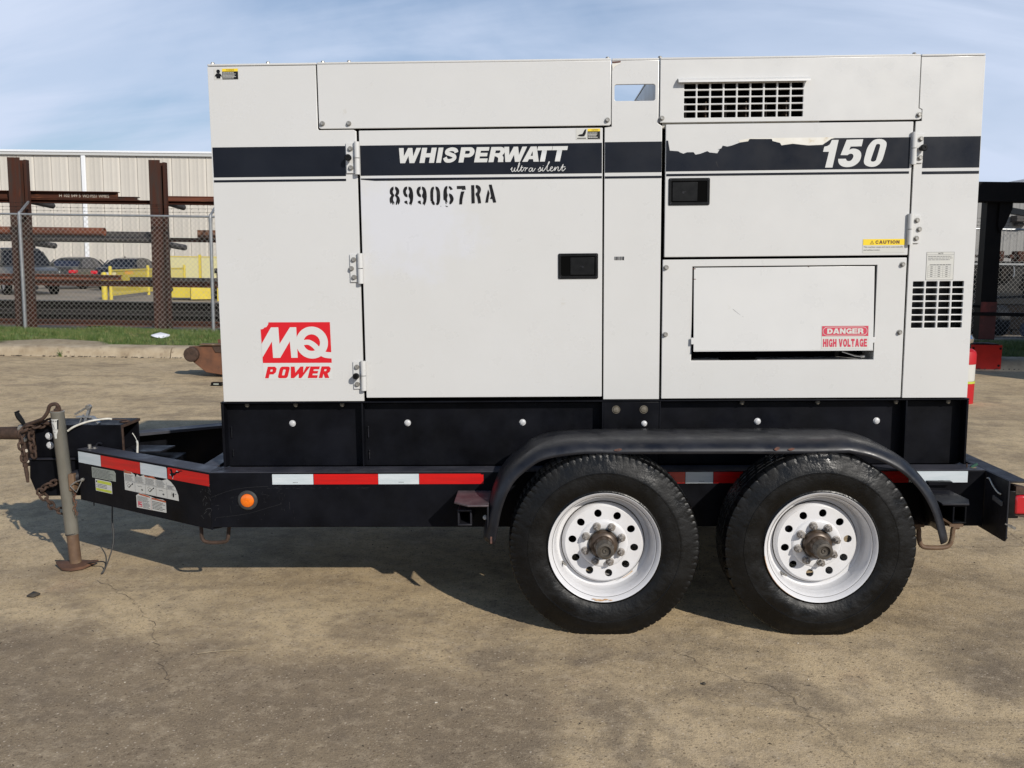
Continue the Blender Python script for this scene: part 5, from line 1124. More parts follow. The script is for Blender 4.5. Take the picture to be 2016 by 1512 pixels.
for x in (.328, 1.236):
    b = MB(); b.tube([(x, -.20, .386), (x, my(-.20), .386)], .045, 16); b.build('axle', 'black', trl)
    for yy_ in (-.06, my(-.06)):
        b = MB(); pts = [(x+dx_, yy_, .33+.10*(dx_/.38)**2) for dx_ in np.linspace(-.40, .40, 13)]
        for j in range(4): b.obox  # leaf springs below
        for j in range(3):
            k0, k1 = j*1, 12-j*1
            for i in range(k0, k1): b.obox(Vector(pts[i])-Vector((0, 0, .011*j)), Vector(pts[i+1])-Vector((0, 0, .011*j)), .05, .009)
        b.build('leaf_spring', 'black', trl)
    for yy_ in (-.195, my(-.195)):
        b = MB(); b.tube([(x, yy_-.02, .386), (x, yy_+.03, .386)], .155, 32); b.build('brake_drum', 'black', trl)
# steps beside the fenders
b = MB(); b.add([(-.300, FY-.001, .565), (-.165, FY-.001, .565), (-.165, -.400, .565), (-.262, -.400, .565), (-.322, -.345, .565)], [(0,4,3,2,1)][0:1] and [(4,3,2,1,0)]); 
b = MB(); b.prism([(-.318, FY-.001), (-.165, FY-.001), (-.165, -.392), (-.255, -.392), (-.318, -.335)], .552, .560, 'z'); stp = b.build('step', 'purple', trl, bevel=.002)
b = MB(); b.box(-.172, -.165, -.39, FY-.002, .46, .5515); b.build('step_bracket', 'blackdusty', stp, bevel=.001)
def tubeframe(x0, x1, z0, z1, y0, y1, t, name, m, par):
    b = MB(); b.box(x0, x1, y0, y1, z0, z0+t); b.box(x0, x1, y0, y1, z1-t, z1); b.box(x0, x0+t, y0+.0003, y1, z0+t+.0002, z1-t-.0002); b.box(x1-t, x1, y0+.0003, y1, z0+t+.0002, z1-t-.0002); return b.build(name, m, par, bevel=.002)
tubeframe(-.305, -.243, .448, .520, -.32, FY-.002, .008, 'step_support', 'blackdusty', stp)
hexbolt('bolt', 'zincw', trl, -.185, -.30, .48, .008, .008)
b = MB(); b.prism([(1.772, FY-.001), (1.905, FY-.001), (1.915, -.30), (1.885, -.372), (1.822, -.372), (1.772, -.372)], .548, .556, 'z'); stp = b.build('step', 'blackdusty', trl, bevel=.002)
tubeframe(1.826, 1.885, .462, .544, -.352, FY-.002, .008, 'step_support', 'black', stp)
b = MB(); b.box(1.80, 1.905, FY-.03, FY-.001, .585, .600); b.build('step_bracket', 'black', stp)
# tie-down rings
b = MB(); b.tube(cr([(-1.556, -.01, .376), (-1.551, -.02, .34), (-1.545, -.03, .305), (-1.520, -.03, .288), (-1.450, -.03, .288), (-1.425, -.03, .300), (-1.420, -.02, .345), (-1.414, -.01, .385)], 4), .0085, 10); b.box(-1.60, -1.51, -.03, .01, .378, .387); b.build('tie_down_ring', 'rustdark', trl)
b = MB(); b.tube(cr([(1.715, -.22, .408), (1.738, -.22, .405), (1.742, -.22, .36), (1.755, -.22, .325), (1.785, -.22, .316), (1.850, -.22, .316), (1.878, -.22, .328), (1.888, -.22, .36), (1.892, -.22, .405), (1.915, -.22, .410)], 4), .0105, 10); b.box(1.70, 1.76, -.23, FY-.002, .412, .424); b.box(1.87, 1.93, -.23, FY-.002, .413, .425); b.build('tie_down_ring', 'jackrust', trl)
# rear bumper, tail light, plugs
b = MB(); y0, y1 = -.335, my(-.335)
b.prism([(y0, .390), (y0+.012, .374), (y0+.05, .374), (FY+.02, .374), (y1, .374), (y1, FZ1), (y0, FZ1)], 2.064, 2.072, 'x'); b.box(2.0725, 2.150, y0, y1, FZ1-.008, FZ1); b.box(2.0725, 2.10, y0+.05, y1, .374, .382)
bm_ = b.build('bumper', 'blackdusty', trl, bevel=.002)
for yy_ in (-.30, my(-.30)):
    b = MB(); b.box(2.0735, 2.118, yy_-.028, yy_+.05, .478, .60); lt = b.build('tail_light', 'plastic', trl, bevel=.004)
    b = MB(); b.box(2.098, 2.172, yy_-.034, yy_+.046, .496, .582); b.build('red_lens', 'lens', lt, bevel=.010)
    b = MB(); b.prism([(2.098, .5835), (2.175, .5835), (2.168, .605), (2.100, .620)], yy_-.030, yy_+.045); b.build('light_guard', 'rustdark', lt, bevel=.002); b = MB(); b.prism([(2.098, .494), (2.172, .494), (2.165, .478), (2.110, .488)], yy_-.030, yy_+.045); b.build('light_guard', 'rustdark', lt, bevel=.002)
b = MB(); b.tube([(2.005, -.07, .646), (2.005, -.07, .664)], .004, 6); b.build('stud', 'rustdark', trl)
b = MB(); b.obox((2.02, -.08, .650), (2.045, -.085, .667), .014, .010); b.build('green_plug', 'green', trl)
b = MB(); b.lathe([(.016, 0), (.016, .004), (0, .004)], (2.028, -.08, .6445), 'z', 12); b.build('plug_ring', 'sand', trl)
b = MB(); b.tube(cr([(2.060, -.150, .615), (2.056, -.18, .620), (2.052, -.22, .600), (2.054, -.26, .580), (2.058, -.285, .575)], 4), .0032, 6); b.build('yellow_wire', 'cable', trl)
b = MB(); b.obox((2.062, -.33, .455), (2.085, -.345, .45), .006, .006); b.obox((2.072, -.335, .45), (2.10, -.345, .438), .010, .010); b.build('catch', 'zinc', trl)
b = MB(); b.obox((2.058, -.22, .545), (2.058, -.30, .535), .006, .020); b.build('wire_clip', 'inkgrey', trl)

# ================================================================== CHAIN-LINK FENCE
def fy(x): return 13.40 + ((x+9.7)*.025 if x < -6.1 else .09+(x+6.1)*.080)
def fzb(x): return .165
FTOP = 2.335
fence = thing('chain_link_fence', 'grey chain-link fence with barbed wire on top, standing on the grass verge behind the generator', 'fence', (0, fy(0), .165))
posts = [-22.2, -18.05, -13.87, -9.69, -6.10, -1.8, 2.4, 6.3, 11.6, 15.8]
for x in posts:
    b = MB(); y = fy(x); b.tube([(x, y, .05), (x+.0, y, FTOP-.02)], .032, 12); b.tube([(x, y, FTOP-.10), (x, y, FTOP-.02)], .037, 12)
    b.tube([(x, y, FTOP-.02), (x, y, FTOP+.035), (x+.01, y+.02, FTOP+.05)], [.030, .026, .02], 10)
    b.obox((x, y, FTOP+.02), (x+.03, y+.30, FTOP+.25), .03, .035)
    for z in (.5, 1.0, 1.5, 2.0): b.tube([(x, y, z), (x, y, z+.018)], .0345, 10)
    b.build('post', 'galv', fence)
for a, c in zip(posts[:-1], posts[1:]):
    b = MB(); b.tube([(a+.02, fy(a), FTOP), (c-.02, fy(c), FTOP)], .0215, 10); b.build('top_rail', 'galv', fence)
b = MB(); xs0, xs1 = -22.2, 15.8; P_ = .0930; zb_, zt_ = .18, FTOP-.015; hgt = zt_-zb_; r = .0023
def fwire(x0, z0, x1, z1, off):
    d = Vector((x1-x0, 0, z1-z0)).normalized(); n_ = Vector((-d.z, 0, d.x))*r
    p = Vector((x0, fy(x0)-.03+off, z0)); q = Vector((x1, fy(x1)-.03+off, z1)); fo = Vector((0, -r*.9, 0))
    b.add([p-n_, p+n_, p+fo, q-n_, q+n_, q+fo], [(0, 3, 5, 2), (2, 5, 4, 1), (1, 4, 3, 0)])
k = xs0-hgt*.97
while k < xs1:
    for s_ in (1, -1):
        x0, z0 = k, zb_; x1, z1 = k+hgt*.97, zt_
        if x0 < xs0: z0 += (xs0-x0)/.97; x0 = xs0
        if x1 > xs1: z1 -= (x1-xs1)/.97; x1 = xs1
        if s_ < 0: z0, z1 = zb_+zt_-z0, zb_+zt_-z1
        fwire(x0, z0, x1, z1, 0 if s_ > 0 else .004)
    k += P_
x = xs0
while x < xs1:   # twisted ends above the top rail line
    b.tube([(x, fy(x)-.03, zt_-.01), (x+.004, fy(x)-.03, zt_+.035)], .0025, 3, cap=False); x += P_*1.0
stuff(b.build('wire_mesh', 'fencewire', fence, smooth=0))
for k, (dy_, dz_) in enumerate(((.09, .085), (.19, .155), (.28, .235))):
    b = MB(); pts = []
    x = xs0
    while x <= xs1:
        seg = min(abs(x-p) for p in posts); pts.append((x, fy(x)+dy_, FTOP+dz_-.012*min(1, seg/1.2))); x += .35
    b.tube(pts, .0024, 4)
    x = xs0+.07*k
    while x < xs1:
        c_ = Vector((x, fy(x)+dy_, FTOP+dz_-.010)); b.tube([c_+Vector((-.012, 0, -.014)), c_, c_+Vector((.012, 0, .014))], .002, 3); b.tube([c_+Vector((-.008, 0, .014)), c_+Vector((.008, 0, -.014))], .002, 3)
        x += .128
    b.build('barbed_wire', 'darksteel', fence, smooth=0)

# ================================================================== STEEL RACK AND ITS LOAD
YF = 13.78
rack = thing('steel_rack', 'rusty cantilever storage rack of wide-flange columns holding long steel stock behind the fence', 'storage rack', (-8.5, 14.0, .15))
def hcol(x, z0, z1, w=.27):
    b = MB(); b.box(x, x+w*.80, YF, YF+.018, z0, z1); b.box(x+w*.34, x+w*.40, YF+.0182, YF+.22, z0, z1-.005); b.box(x, x+w*1.0, YF+.2202, YF+.238, z0, z1-.03)
    b.box(x+w*.82, x+w*1.0, YF+.12, YF+.2198, z0, z1-.03)
    return b.build('column', 'rustcol', rack, bevel=.003)
for x, zt in ((-14.2, 3.42), (-10.08, 3.42), (-7.36, 3.40), (-3.0, 3.40)):
    hcol(x, .10, zt, .30 if x != -7.36 else .27)
    for z in (2.60, 1.78, .86):
        if z < 1:
            b = MB(); b.tube([(x+.12, YF+.24, .93), (x+.12, YF+.6, .93)], .05, 10); b.build('arm', 'greysteel', rack); continue
        b = MB(); b.tube([(x+.12, YF+.24, z+.05), (x+.12, YF+1.4, z-.01)], .062, 12); b.lathe([(.062, 0), (.045, .04), (0, .055)], (x+.12, YF+1.4, z-.01), 'y', 12); b.build('arm', 'greysteel', rack)
        if z < 2: 
            b = MB(); b.tube([(x+.12, YF+.24, z+.05-.09), (x+.12, YF+.6, z-.05)], .03, 8); b.build('arm_brace', 'greysteel', rack)
steels = [0]
def ibeam(name, label, x0, x1, z0, z1, y0, y1, m, web=True, cat='steel beam'):
    o = thing(name, label, cat, ((x0+x1)/2, (y0+y1)/2, z0), group='steel stock lying on the rack')
    t = .014; b = MB()
    b.box(x0, x1, y0, y1, z1-t, z1); b.box(x0, x1, y0, y1, z0, z0+t); ym = (y0+y1)/2 if web else y0+.02
    b.box(x0+.0005, x1-.0005, ym-.006, ym+.006, z0+t+.0002, z1-t-.0002); b.build('beam', m, o, bevel=.002); return o
def one(name, label, cat, mbx, m, group='steel stock lying on the rack', **k): o = mbx.build(name, m, **k); return tag(o, label, cat, group)
def cen(b):
    c = np.mean(np.array(b.v), 0); return c
# level 1 (top)
o1 = ibeam('steel_beam', 'rusty wide-flange beam with faded white chalk writing, on the topmost arms of the rack', -13.6, -8.12, 2.665, 2.815, 14.05, 14.22, 'rustbeam')
b = MB()
def chalk(s, x0, w, z0, h):
    text(s, x0, x0+w, z0, z0+h, 14.1285, 'chalk_writing', 'chip', o1, bold=.0)
chalk('H 102 549 5', -9.28, .42, 2.705, .06) ; chalk('WO P551 WMKS', -8.82, .52, 2.700, .062)
ibeam('steel_channel', 'short rusty channel end sticking out past the chalk-marked beam on the top level', -9.4, -7.80, 2.665, 2.735, 14.26, 14.40, 'rustcol', False, 'steel channel')
ibeam('steel_channel', 'flat rusty channel lying on the top level between the chalk-marked beam and the right column', -8.9, -7.98, 2.668, 2.700, 14.42, 14.62, 'rustbeam', False, 'steel channel')
ibeam('steel_beam', 'long thin rusted beam running the full length under the top level of the rack', -14.6, -4.2, 2.585, 2.655, 14.02, 14.24, 'rustbeam')
ibeam('steel_channel', 'bright rust channel on the top level right of the second column', -7.25, -4.6, 2.662, 2.760, 14.30, 14.44, 'ruststrip', False, 'steel channel')
# level 2
b = MB(); b.lathe([(.078, 0), (.078, 5.2)], (-13.6, 14.10, 2.045), 'x', 20); b.lathe([(.070, 0), (.070, 5.2)], (-13.6, 14.10, 2.045), 'x', 20); b.lathe([(.078, 5.2), (.070, 5.2)], (-13.6, 14.10, 2.045), 'x', 20)
one('steel_pipe', 'big rust-brown pipe on the middle level, its open end short of the second column', 'steel pipe', b, 'ruststrip')
for k, (zc_, yc_, r_, xe, lb) in enumerate(((1.895, 14.05, .055, -7.45, 'lower grey-brown pipe in front on the middle level, ending at the second column'), (1.93, 14.24, .055, -7.30, 'dark pipe behind the big rust-brown pipe on the middle level'), (2.00, 14.36, .060, -7.5, 'darkest pipe, rearmost on the middle level left of the second column'), (1.885, 14.50, .045, -7.6, 'thin pipe at the back of the middle level'))):
    b = MB(); b.lathe([(0, 0), (r_, 0), (r_, xe+13.4), (r_*.82, xe+13.4), (r_*.82, xe+13.3), (0, xe+13.3)], (-13.4, yc_, zc_), 'x', 16); one('steel_pipe', lb, 'steel pipe', b, 'greysteel')
ibeam('steel_beam', 'dark beam lying on the middle level right of the second column', -7.2, -3.6, 1.865, 1.945, 14.05, 14.22, 'rustcol')
b = MB(); b.box(-6.55, -5.7, 14.02, 14.20, 1.947, 2.10); one('steel_billet', 'bright orange-rust square billet on the middle level beside the fence post', 'steel billet', b, 'rust', bevel=.004)
# level 3
ibeam('steel_beam', 'upper orange-rust beam on the low level, ending before the second column', -13.8, -8.12, 1.105, 1.205, 14.05, 14.20, 'ruststrip')
ibeam('steel_beam', 'lower orange-rust beam running along the low level of the rack', -14.2, -4.2, .985, 1.095, 14.05, 14.22, 'rustbeam')
ibeam('steel_channel', 'grey mill-finish channel on top of the low level at the second column', -7.95, -4.4, 1.098, 1.170, 14.10, 14.30, 'greysteel', False, 'steel channel')
# bundle at ground level: long dark members stacked
for k, (z0, z1, m, lb) in enumerate(((.205, .315, 'ruststrip', 'red-oxide beam at the foot of the rack, lowest of the ground stack'), (.325, .415, 'darksteel', 'dark beam second from the bottom of the ground stack'), (.425, .515, 'greysteel', 'grey-edged beam in the middle of the ground stack'), (.525, .600, 'darksteel', 'dark beam second from the top of the ground stack'), (.608, .685, 'darksteel', 'thin pale-edged dark beam on top of the ground stack'))):
    ibeam('steel_beam', lb, -14.4, -4.0, z0, z1, 14.03+.02*(k % 2), 14.32, m)
b = MB(); b.box(-14.4, -4.0, 14.03, 14.05, .6855, .690); one('steel_flat', 'pale flat bar lying along the top of the ground stack', 'steel bar', b, 'galv')
for x in (-12, -8.8, -5.2):
    b = MB(); b.box(x, x+.15, 14.0, 14.5, .12, .203); one('timber_block', {-12: 'leftmost dark timber block under the ground stack of beams', -8.8: 'timber block under the ground stack between the two rack columns', -5.2: 'timber block under the ground stack right of the second column'}[x], 'timber block', b, 'darksteel', group='blocks under the ground stack')

# ================================================================== WAREHOUSE
def siding(root, x0, x1, y, z0, z1, m, pw, rib, flip=1, name='wall_panel'):
    n = int(round((x1-x0)/pw)); pw = (x1-x0)/n; me_ = None
    nr = max(1, int(round(pw/rib)))
    b = MB(); prof = []
    for i in range(nr):
        a = i*pw/nr; w = pw/nr; prof += [(a+.0, 0), (a+w*.07, -.012), (a+w*.13, -.012), (a+w*.20, 0), (a+w*.60, 0), (a+w*.66, -.005), (a+w*.72, 0)]
    prof[0] = (.004, .012); prof.append((pw-.004, 0)); prof.append((pw-.004, .012))
    vs = [(p, q*flip, z) for p, q in prof for z in (z0, z1)]
    b.add(vs, [(2*i, 2*i+2, 2*i+3, 2*i+1) if flip > 0 else (2*i+1, 2*i+3, 2*i+2, 2*i) for i in range(len(prof)-1)])
    o = b.build(name, m, None, smooth=0); me_ = o.data; bpy.data.objects.remove(o)
    for i in range(n):
        o = bpy.data.objects.new(name, me_); COL.objects.link(o); put(o, root); o.location = o.location + Vector((x0+i*pw, y, 0))
BY = 48.0
ware = thing('warehouse', 'long cream metal-clad warehouse with white gutter and downpipe beyond the parked cars', 'warehouse', (-28, 55, 0))
siding(ware, -64, 2, BY, -.1, 6.98, 'wall', .96, .48)
b = MB(); b.box(-64, 2, BY+.05, BY+.25, -.1, 6.95); b.box(1.8, 2, BY+.25, BY+40, -.1, 6.95); b.box(-64, -63.8, BY+.25, BY+40, -.1, 6.95); b.build('inner_wall', 'wall', ware)
b = MB(); b.box(-64.2, 2.2, BY-.16, BY+.10, 6.99, 7.14); b.build('gutter', 'fascia', ware, bevel=.02)
b = MB(); b.box(-64.3, 2.3, BY-.20, BY+.10, 7.145, 7.26); b.build('eaves_trim', 'trim', ware, bevel=.02)
b = MB(); b.add([(-64.3, BY-.15, 7.262), (2.3, BY-.15, 7.262), (2.3, BY+20, 8.6), (-64.3, BY+20, 8.6)], [(0, 1, 2, 3)]); b.build('roof', 'roof', ware)
for x in (-24.83, -52.0, -1.5):
    b = MB(); b.box(x-.11, x+.11, BY-.18, BY-.045, 0, 6.98); b.build('downpipe', 'trim', ware, bevel=.02)
wr = thing('warehouse', 'grey metal building with a rising gable roof at the right behind the black gantry', 'warehouse', (30, 45, 0))
siding(wr, 17, 46, 38.0, -.1, 4.9, 'greywall', .92, .31)
b = MB(); b.prism([(17, 4.88), (46, 4.88), (46, 6.5), (40, 8.6), (20.4, 4.95), (17, 4.92)], 38.02, 38.2); b.build('gable', 'greywall', wr)
b = MB(); b.prism([(16.8, 4.95), (20.4, 4.99), (40, 8.70), (46, 6.6), (46, 6.7), (40, 8.82), (20.3, 5.10), (16.8, 5.05)], 37.8, 60); b.build('roof', 'roof', wr)
b = MB(); b.box(17.02, 17.2, 38.2, 60, 0, 4.9); b.build('side_wall', 'greywall', wr)
b = MB(); b.box(20.85, 21.5, 37.4, 37.96, 3.55, 3.82); b.box(21.0, 21.5, 37.6, 37.96, 3.40, 3.50); b.build('wall_lamp', 'greysteel', wr, bevel=.02)

# ================================================================== PARKED CARS
def car(name, label, loc, rz, paint, kind='sedan', glassm='glass', group='cars parked at the warehouse'):
    c = thing(name, label, 'car' if kind == 'sedan' else 'pickup truck', loc, rotz=rz, absolute=False, group=group)   # front towards +X
    if kind == 'sedan':
        L_, Wd = 4.75, 1.82
        low = [(-2.36,.34,.80),(-2.38,.62,.86),(-2.33,.92,.84),(-2.20,1.02,.80),(-1.55,1.06,.80),(-.9,1.00,.82),(.9,.98,.82),(1.5,.90,.80),(2.15,.76,.74),(2.36,.58,.68),(2.38,.34,.64)]
        cab = [(-1.75,1.03,.70),(-1.15,1.32,.60),(-.75,1.43,.58),(-.1,1.475,.57),(.35,1.43,.57),(.72,1.30,.60),(1.28,.97,.70)]
    else:
        L_, Wd = 5.4, 1.95
        low = [(-2.68,.45,.92),(-2.7,.72,.95),(-2.68,1.12,.94),(-1.0,1.14,.95),(1.1,1.12,.95),(1.3,1.15,.93),(2.35,1.06,.90),(2.68,.95,.86),(2.72,.45,.82)]
        cab = [(-1.05,1.12,.84),(-.95,1.62,.74),(-.5,1.80,.70),(.3,1.82,.70),(.65,1.72,.72),(1.45,1.13,.84)]
    def hull(st, zb, name_, m, tuck=.06):
        b = MB(); rows = []
        for (x, z, w) in st: rows.append([(x, -w*1.0, zb if x not in (0,) else zb), (x, -w-.03, zb+(z-zb)*.35), (x, -w-.02, zb+(z-zb)*.70), (x, -w+tuck, z-.015), (x, -w+tuck*2.5, z), (x, w-tuck*2.5, z), (x, w-tuck, z-.015), (x, w+.02, zb+(z-zb)*.70), (x, w+.03, zb+(z-zb)*.35), (x, w, zb)])
        n_ = len(rows); vs = [p for r_ in rows for p in r_]; fs = []
        for i in range(n_-1):
            for k in range(9): fs.append((i*10+k, (i+1)*10+k, (i+1)*10+k+1, i*10+k+1)[::-1])
            fs.append((i*10+9, (i+1)*10+9, (i+1)*10, i*10)[::-1])
        fs += [tuple(range(9, -1, -1)), tuple((n_-1)*10+k for k in range(10))]
        b.add(vs, fs); return b.build(name_, m, c, smooth=45)
    hull(low, .30 if kind == 'sedan' else .42, 'body', paint)
    zb = 1.0 if kind == 'sedan' else 1.12
    # cabin as a roof shell with glass below
    b = MB(); rows = []
    for (x, z, w) in cab: rows.append([(x, -w-.07*(1.43-z)*0, z-.015), (x, -w+.12, z), (x, w-.12, z), (x, w, z-.015)])
    vs = [p for r_ in rows for p in r_]; b.add(vs, [(i*4+k, i*4+k+1, (i+1)*4+k+1, (i+1)*4+k)[::-1] for i in range(len(rows)-1) for k in range(3)]); 
    # side glass and pillars
    n_ = len(cab)
    roof_i = [i for i in range(n_) if cab[i][1] > (1.29 if kind == 'sedan' else 1.6)]
    xs_r0, xs_r1 = cab[roof_i[0]][0], cab[roof_i[-1]][0]
    rb = MB(); rr = [rows[i] for i in roof_i]; vs = [p for r_ in rr for p in r_]; rb.add(vs, [(i*4+k, i*4+k+1, (i+1)*4+k+1, (i+1)*4+k)[::-1] for i in range(len(rr)-1) for k in range(3)]); rb.build('roof', paint, c, smooth=60, solid=.02)
    wb = .82 if kind == 'sedan' else .90
    for (i0, i1, nm) in ((0, roof_i[0], 'rear_window'), (roof_i[-1], n_-1, 'windscreen')):
        seg = rows[i0:i1+1]; q = MB(); vs = [p for r_ in seg for p in r_]; q.add(vs, [(i*4+k, i*4+k+1, (i+1)*4+k+1, (i+1)*4+k)[::-1] for i in range(len(seg)-1) for k in range(3)]); q.build(nm, glassm, c, smooth=60)
    for s_ in (-1, 1):
        top = [(x, s_*w, z-.02) for (x, z, w) in cab]; bot = [(x*(1.0), s_*wb, zb-.04) for (x, z, w) in cab]
        q = MB(); vs = top+bot; q.add(vs, [((i, i+1, n_+i+1, n_+i) if s_ > 0 else (n_+i, n_+i+1, i+1, i)) for i in range(n_-1)]); q.build('side_window', glassm, c, smooth=60)
        for xp in ((cab[roof_i[0]][0]-.05, -1.6 if kind == 'sedan' else -.98), (-.05, -.05), (cab[roof_i[-1]][0]+.06, 1.22 if kind == 'sedan' else 1.38)):
            q = MB(); wt = .60 if kind == 'sedan' else .73; zt = 1.36 if kind == 'sedan' else 1.68
            q.obox((xp[0], s_*(wt+.01), zt), (xp[1], s_*(wb+.01), zb-.03), .075, .03); q.build('pillar', paint, c)
        q = MB(); q.box(1.0 if kind == 'sedan' else 1.15, 1.16 if kind == 'sedan' else 1.32, s_*.84, s_*1.02, zb-.02, zb+.13); q.build('wing_mirror', paint, c, bevel=.03)
        q = MB(); a = -2.40 if kind == 'sedan' else -2.72; z0_ = .74 if kind == 'sedan' else .85
        q.box(a, a+.34, s_*(Wd/2-.30), s_*(Wd/2-.005), z0_, z0_+.15); q.build('tail_light', 'lampred', c, bevel=.03)
        for xw in ((-1.42, 1.45) if kind == 'sedan' else (-1.7, 1.7)):
            R0 = .335 if kind == 'sedan' else .40
            w_ = bpy.data.objects.new('wheel', None); COL.objects.link(w_); w_.parent = c; w_.location = (xw, s_*(Wd/2-.12), R0)
            q = MB(); q.lathe([(.20, -.11), (R0-.02, -.12), (R0, -.09), (R0, .09), (R0-.02, .12), (.20, .11)], n=28); q.build('tyre', 'foam', w_)
            q = MB(); q.lathe([(.21, -.112), (.20, -.10), (.06, -.085), (.04, -.10), (0, -.10)] if s_ < 0 else [(0, .10), (.04, .10), (.06, .085), (.20, .10), (.21, .112)], n=20)
            q.build('rim', 'galv', w_)
    q = MB(); a = -2.395 if kind == 'sedan' else -2.72; q.box(a, a+.02, -.22, .22, .70, .83); q.build('number_plate', 'plate', c)
    q = MB(); q.box(a+.01, a+.06, -.80, .80, .40, .47); q.build('bumper_trim', 'foam', c)
    return c
CH = math.radians(90)
car('parked_car', 'dark grey sedan parked between the dark pickup and the black sedan', (-21.75, 40.6, 0), CH, 'cargrey', glassm='glassblue')
c2 = car('parked_car', 'black sedan parked rear-on with a white number plate, left of the yellow railing', (-18.75, 39.6, 0), CH, 'carblack')
q = MB(); q.prism([(-.9, 1.47), (-.78, 1.47), (-.88, 1.55)], -.02, .02); q.build('aerial', 'foam', c2)
car('parked_pickup', 'dark pickup truck parked at the left edge, nose towards the fence', (-21.0, 33.8, 0), math.radians(-48), 'cargrey', 'truck')

# ================================================================== YELLOW RAILINGS AND EQUIPMENT
def railing(name, label, pts, h, m='ypaint', pick=.13, pw=.12):
    o = thing(name, label, 'railing', (pts[0][0], pts[0][1], 0), group=None)
    for (x, y) in pts:
        b = MB(); b.tube([(x, y, 0), (x, y, h+.06)], pw/2, 10); b.lathe([(pw/2, 0), (pw/2.6, .03), (0, .05)], (x, y, h+.06), 'z', 10); b.build('post', m, o)
    for (a, c) in zip(pts[:-1], pts[1:]):
        for z in (h-.06, .16): 
            b = MB(); b.obox((a[0], a[1], z), (c[0], c[1], z), .04, .06); b.build('rail', m, o)
        d = math.hypot(c[0]-a[0], c[1]-a[1]); n = int(d/pick)
        for i in range(1, n):
            t = i/n; x, y = a[0]+(c[0]-a[0])*t, a[1]+(c[1]-a[1])*t
            if i == 1: pk = MB(); pk.box(-.009, .009, -.009, .009, .19, h-.09); po = pk.build('picket', m, None); pm = po.data; bpy.data.objects.remove(po)
            po = bpy.data.objects.new('picket', pm); COL.objects.link(po); po.parent = o; po.location = (x-pts[0][0], y-pts[0][1], 0)
    return o
railing('yellow_railing', 'yellow picket railing with round posts standing in front of the parked black sedan', [(-15.15, 29.2), (-15.72, 33.9), (-15.9, 38.4)], 1.10)
b = MB(); b.tube([(-15.36, 29.15, 0), (-15.36, 29.15, .92)], .10, 12); b.lathe([(.10, 0), (.07, .05), (0, .07)], (-15.36, 29.15, .92), 'z', 12); tag(b.build('bollard', 'ypaint'), 'short fat yellow bollard at the near end of the picket railing', 'bollard')
rl = thing('yellow_handrail', 'pale yellow panelled guard rail on the far side of the yard by the warehouse', 'guard rail', (-17, 44, 0))
for i, x in enumerate((-18.9, -17.15, -15.4, -13.6)):
    b = MB(); b.box(x-.06, x+.06, 43.9, 44.02, 0, 1.62+.05*(i % 2)); b.build('post', 'ypaint', rl)
for x0_, x1_ in ((-18.8, -17.25), (-17.05, -15.5), (-15.3, -13.7)):
    b = MB(); b.box(x0_, x1_, 43.93, 43.96, .5, 1.52); b.build('panel', 'ypale', rl); b = MB(); b.box(x0_, x1_, 43.9, 44, 1.53, 1.58); b.build('rail', 'ypaint', rl)
yb = thing('yellow_skip', 'solid bright yellow steel skip with a sloping side, behind the low level of the rack', 'skip', (-12.4, 30.2, 0))
b = MB(); b.prism([(-13.35, .10), (-12.30, .10), (-12.30, .62), (-13.35, .42)], 29.4, 30.8); b.build('sloping_side', 'ypaint', yb, bevel=.01)
b = MB(); b.add([(-12.295, 29.3, .05), (-11.68, 29.75, .05), (-11.68, 29.75, .56), (-12.0, 29.5, .66), (-12.295, 29.3, .64), (-12.295, 30.9, .05), (-11.68, 30.9, .05), (-11.68, 30.9, .56), (-12.0, 30.9, .66), (-12.295, 30.9, .64)], [(0,1,2,3,4),(9,8,7,6,5),(0,5,6,1),(1,6,7,2),(2,7,8,3),(3,8,9,4),(4,9,5,0)]); b.build('body', 'ypaint', yb)
for k in range(4): 
    b = MB(); b.box(-11.67, -11.60, 29.85+k*.25, 29.90+k*.25, .05, .60); b.build('stake', 'darksteel', yb)
b = MB(); b.box(-12.4, -12.0, 30.0, 30.4, .66, .70); b.build('top_plate', 'ypale', yb)
for x, h in ((-11.30, .62), (-10.78, .72), (-10.55, .65)):
    b = MB(); b.box(x-.05, x+.05, 29.3, 29.4, 0, h); b.build('leg', 'ypaint', yb) if False else tag(b.build('yellow_post', 'ypaint'), {-11.30: 'short yellow square post just right of the yellow skip', -10.78: 'taller yellow square post by the fence post right of the skip', -10.55: 'rightmost yellow square post, half hidden by the generator'}[x], 'post', 'yellow square posts')
gm = thing('gas_meter', 'dark rusty pipework and round valve standing on the yellow yard equipment by the fence post', 'pipework', (-11.35, 30.0, 0))
b = MB(); b.tube([(-11.5, 30, 0), (-11.5, 30, 1.15), (-11.2, 30, 1.25), (-10.9, 30, 1.1)], .09, 10); b.build('pipe', 'rustdark', gm)
b = MB(); b.lathe([(0, -.14), (.16, -.12), (.18, 0), (.16, .12), (0, .14)], (-11.28, 29.9, 1.18), 'y', 16); b.build('valve', 'rustdark', gm)
b = MB(); b.box(-11.62, -11.35, 29.85, 30.1, .98, 1.16); b.box(-11.15, -10.95, 29.85, 30.1, 1.0, 1.2); b.build('flange', 'mach', gm); b = MB(); b.lathe([(.05, 0), (.05, -.05), (0, -.06)], (-11.28, 29.77, 1.18), 'y', 12); b.build('gauge', 'galv', gm)

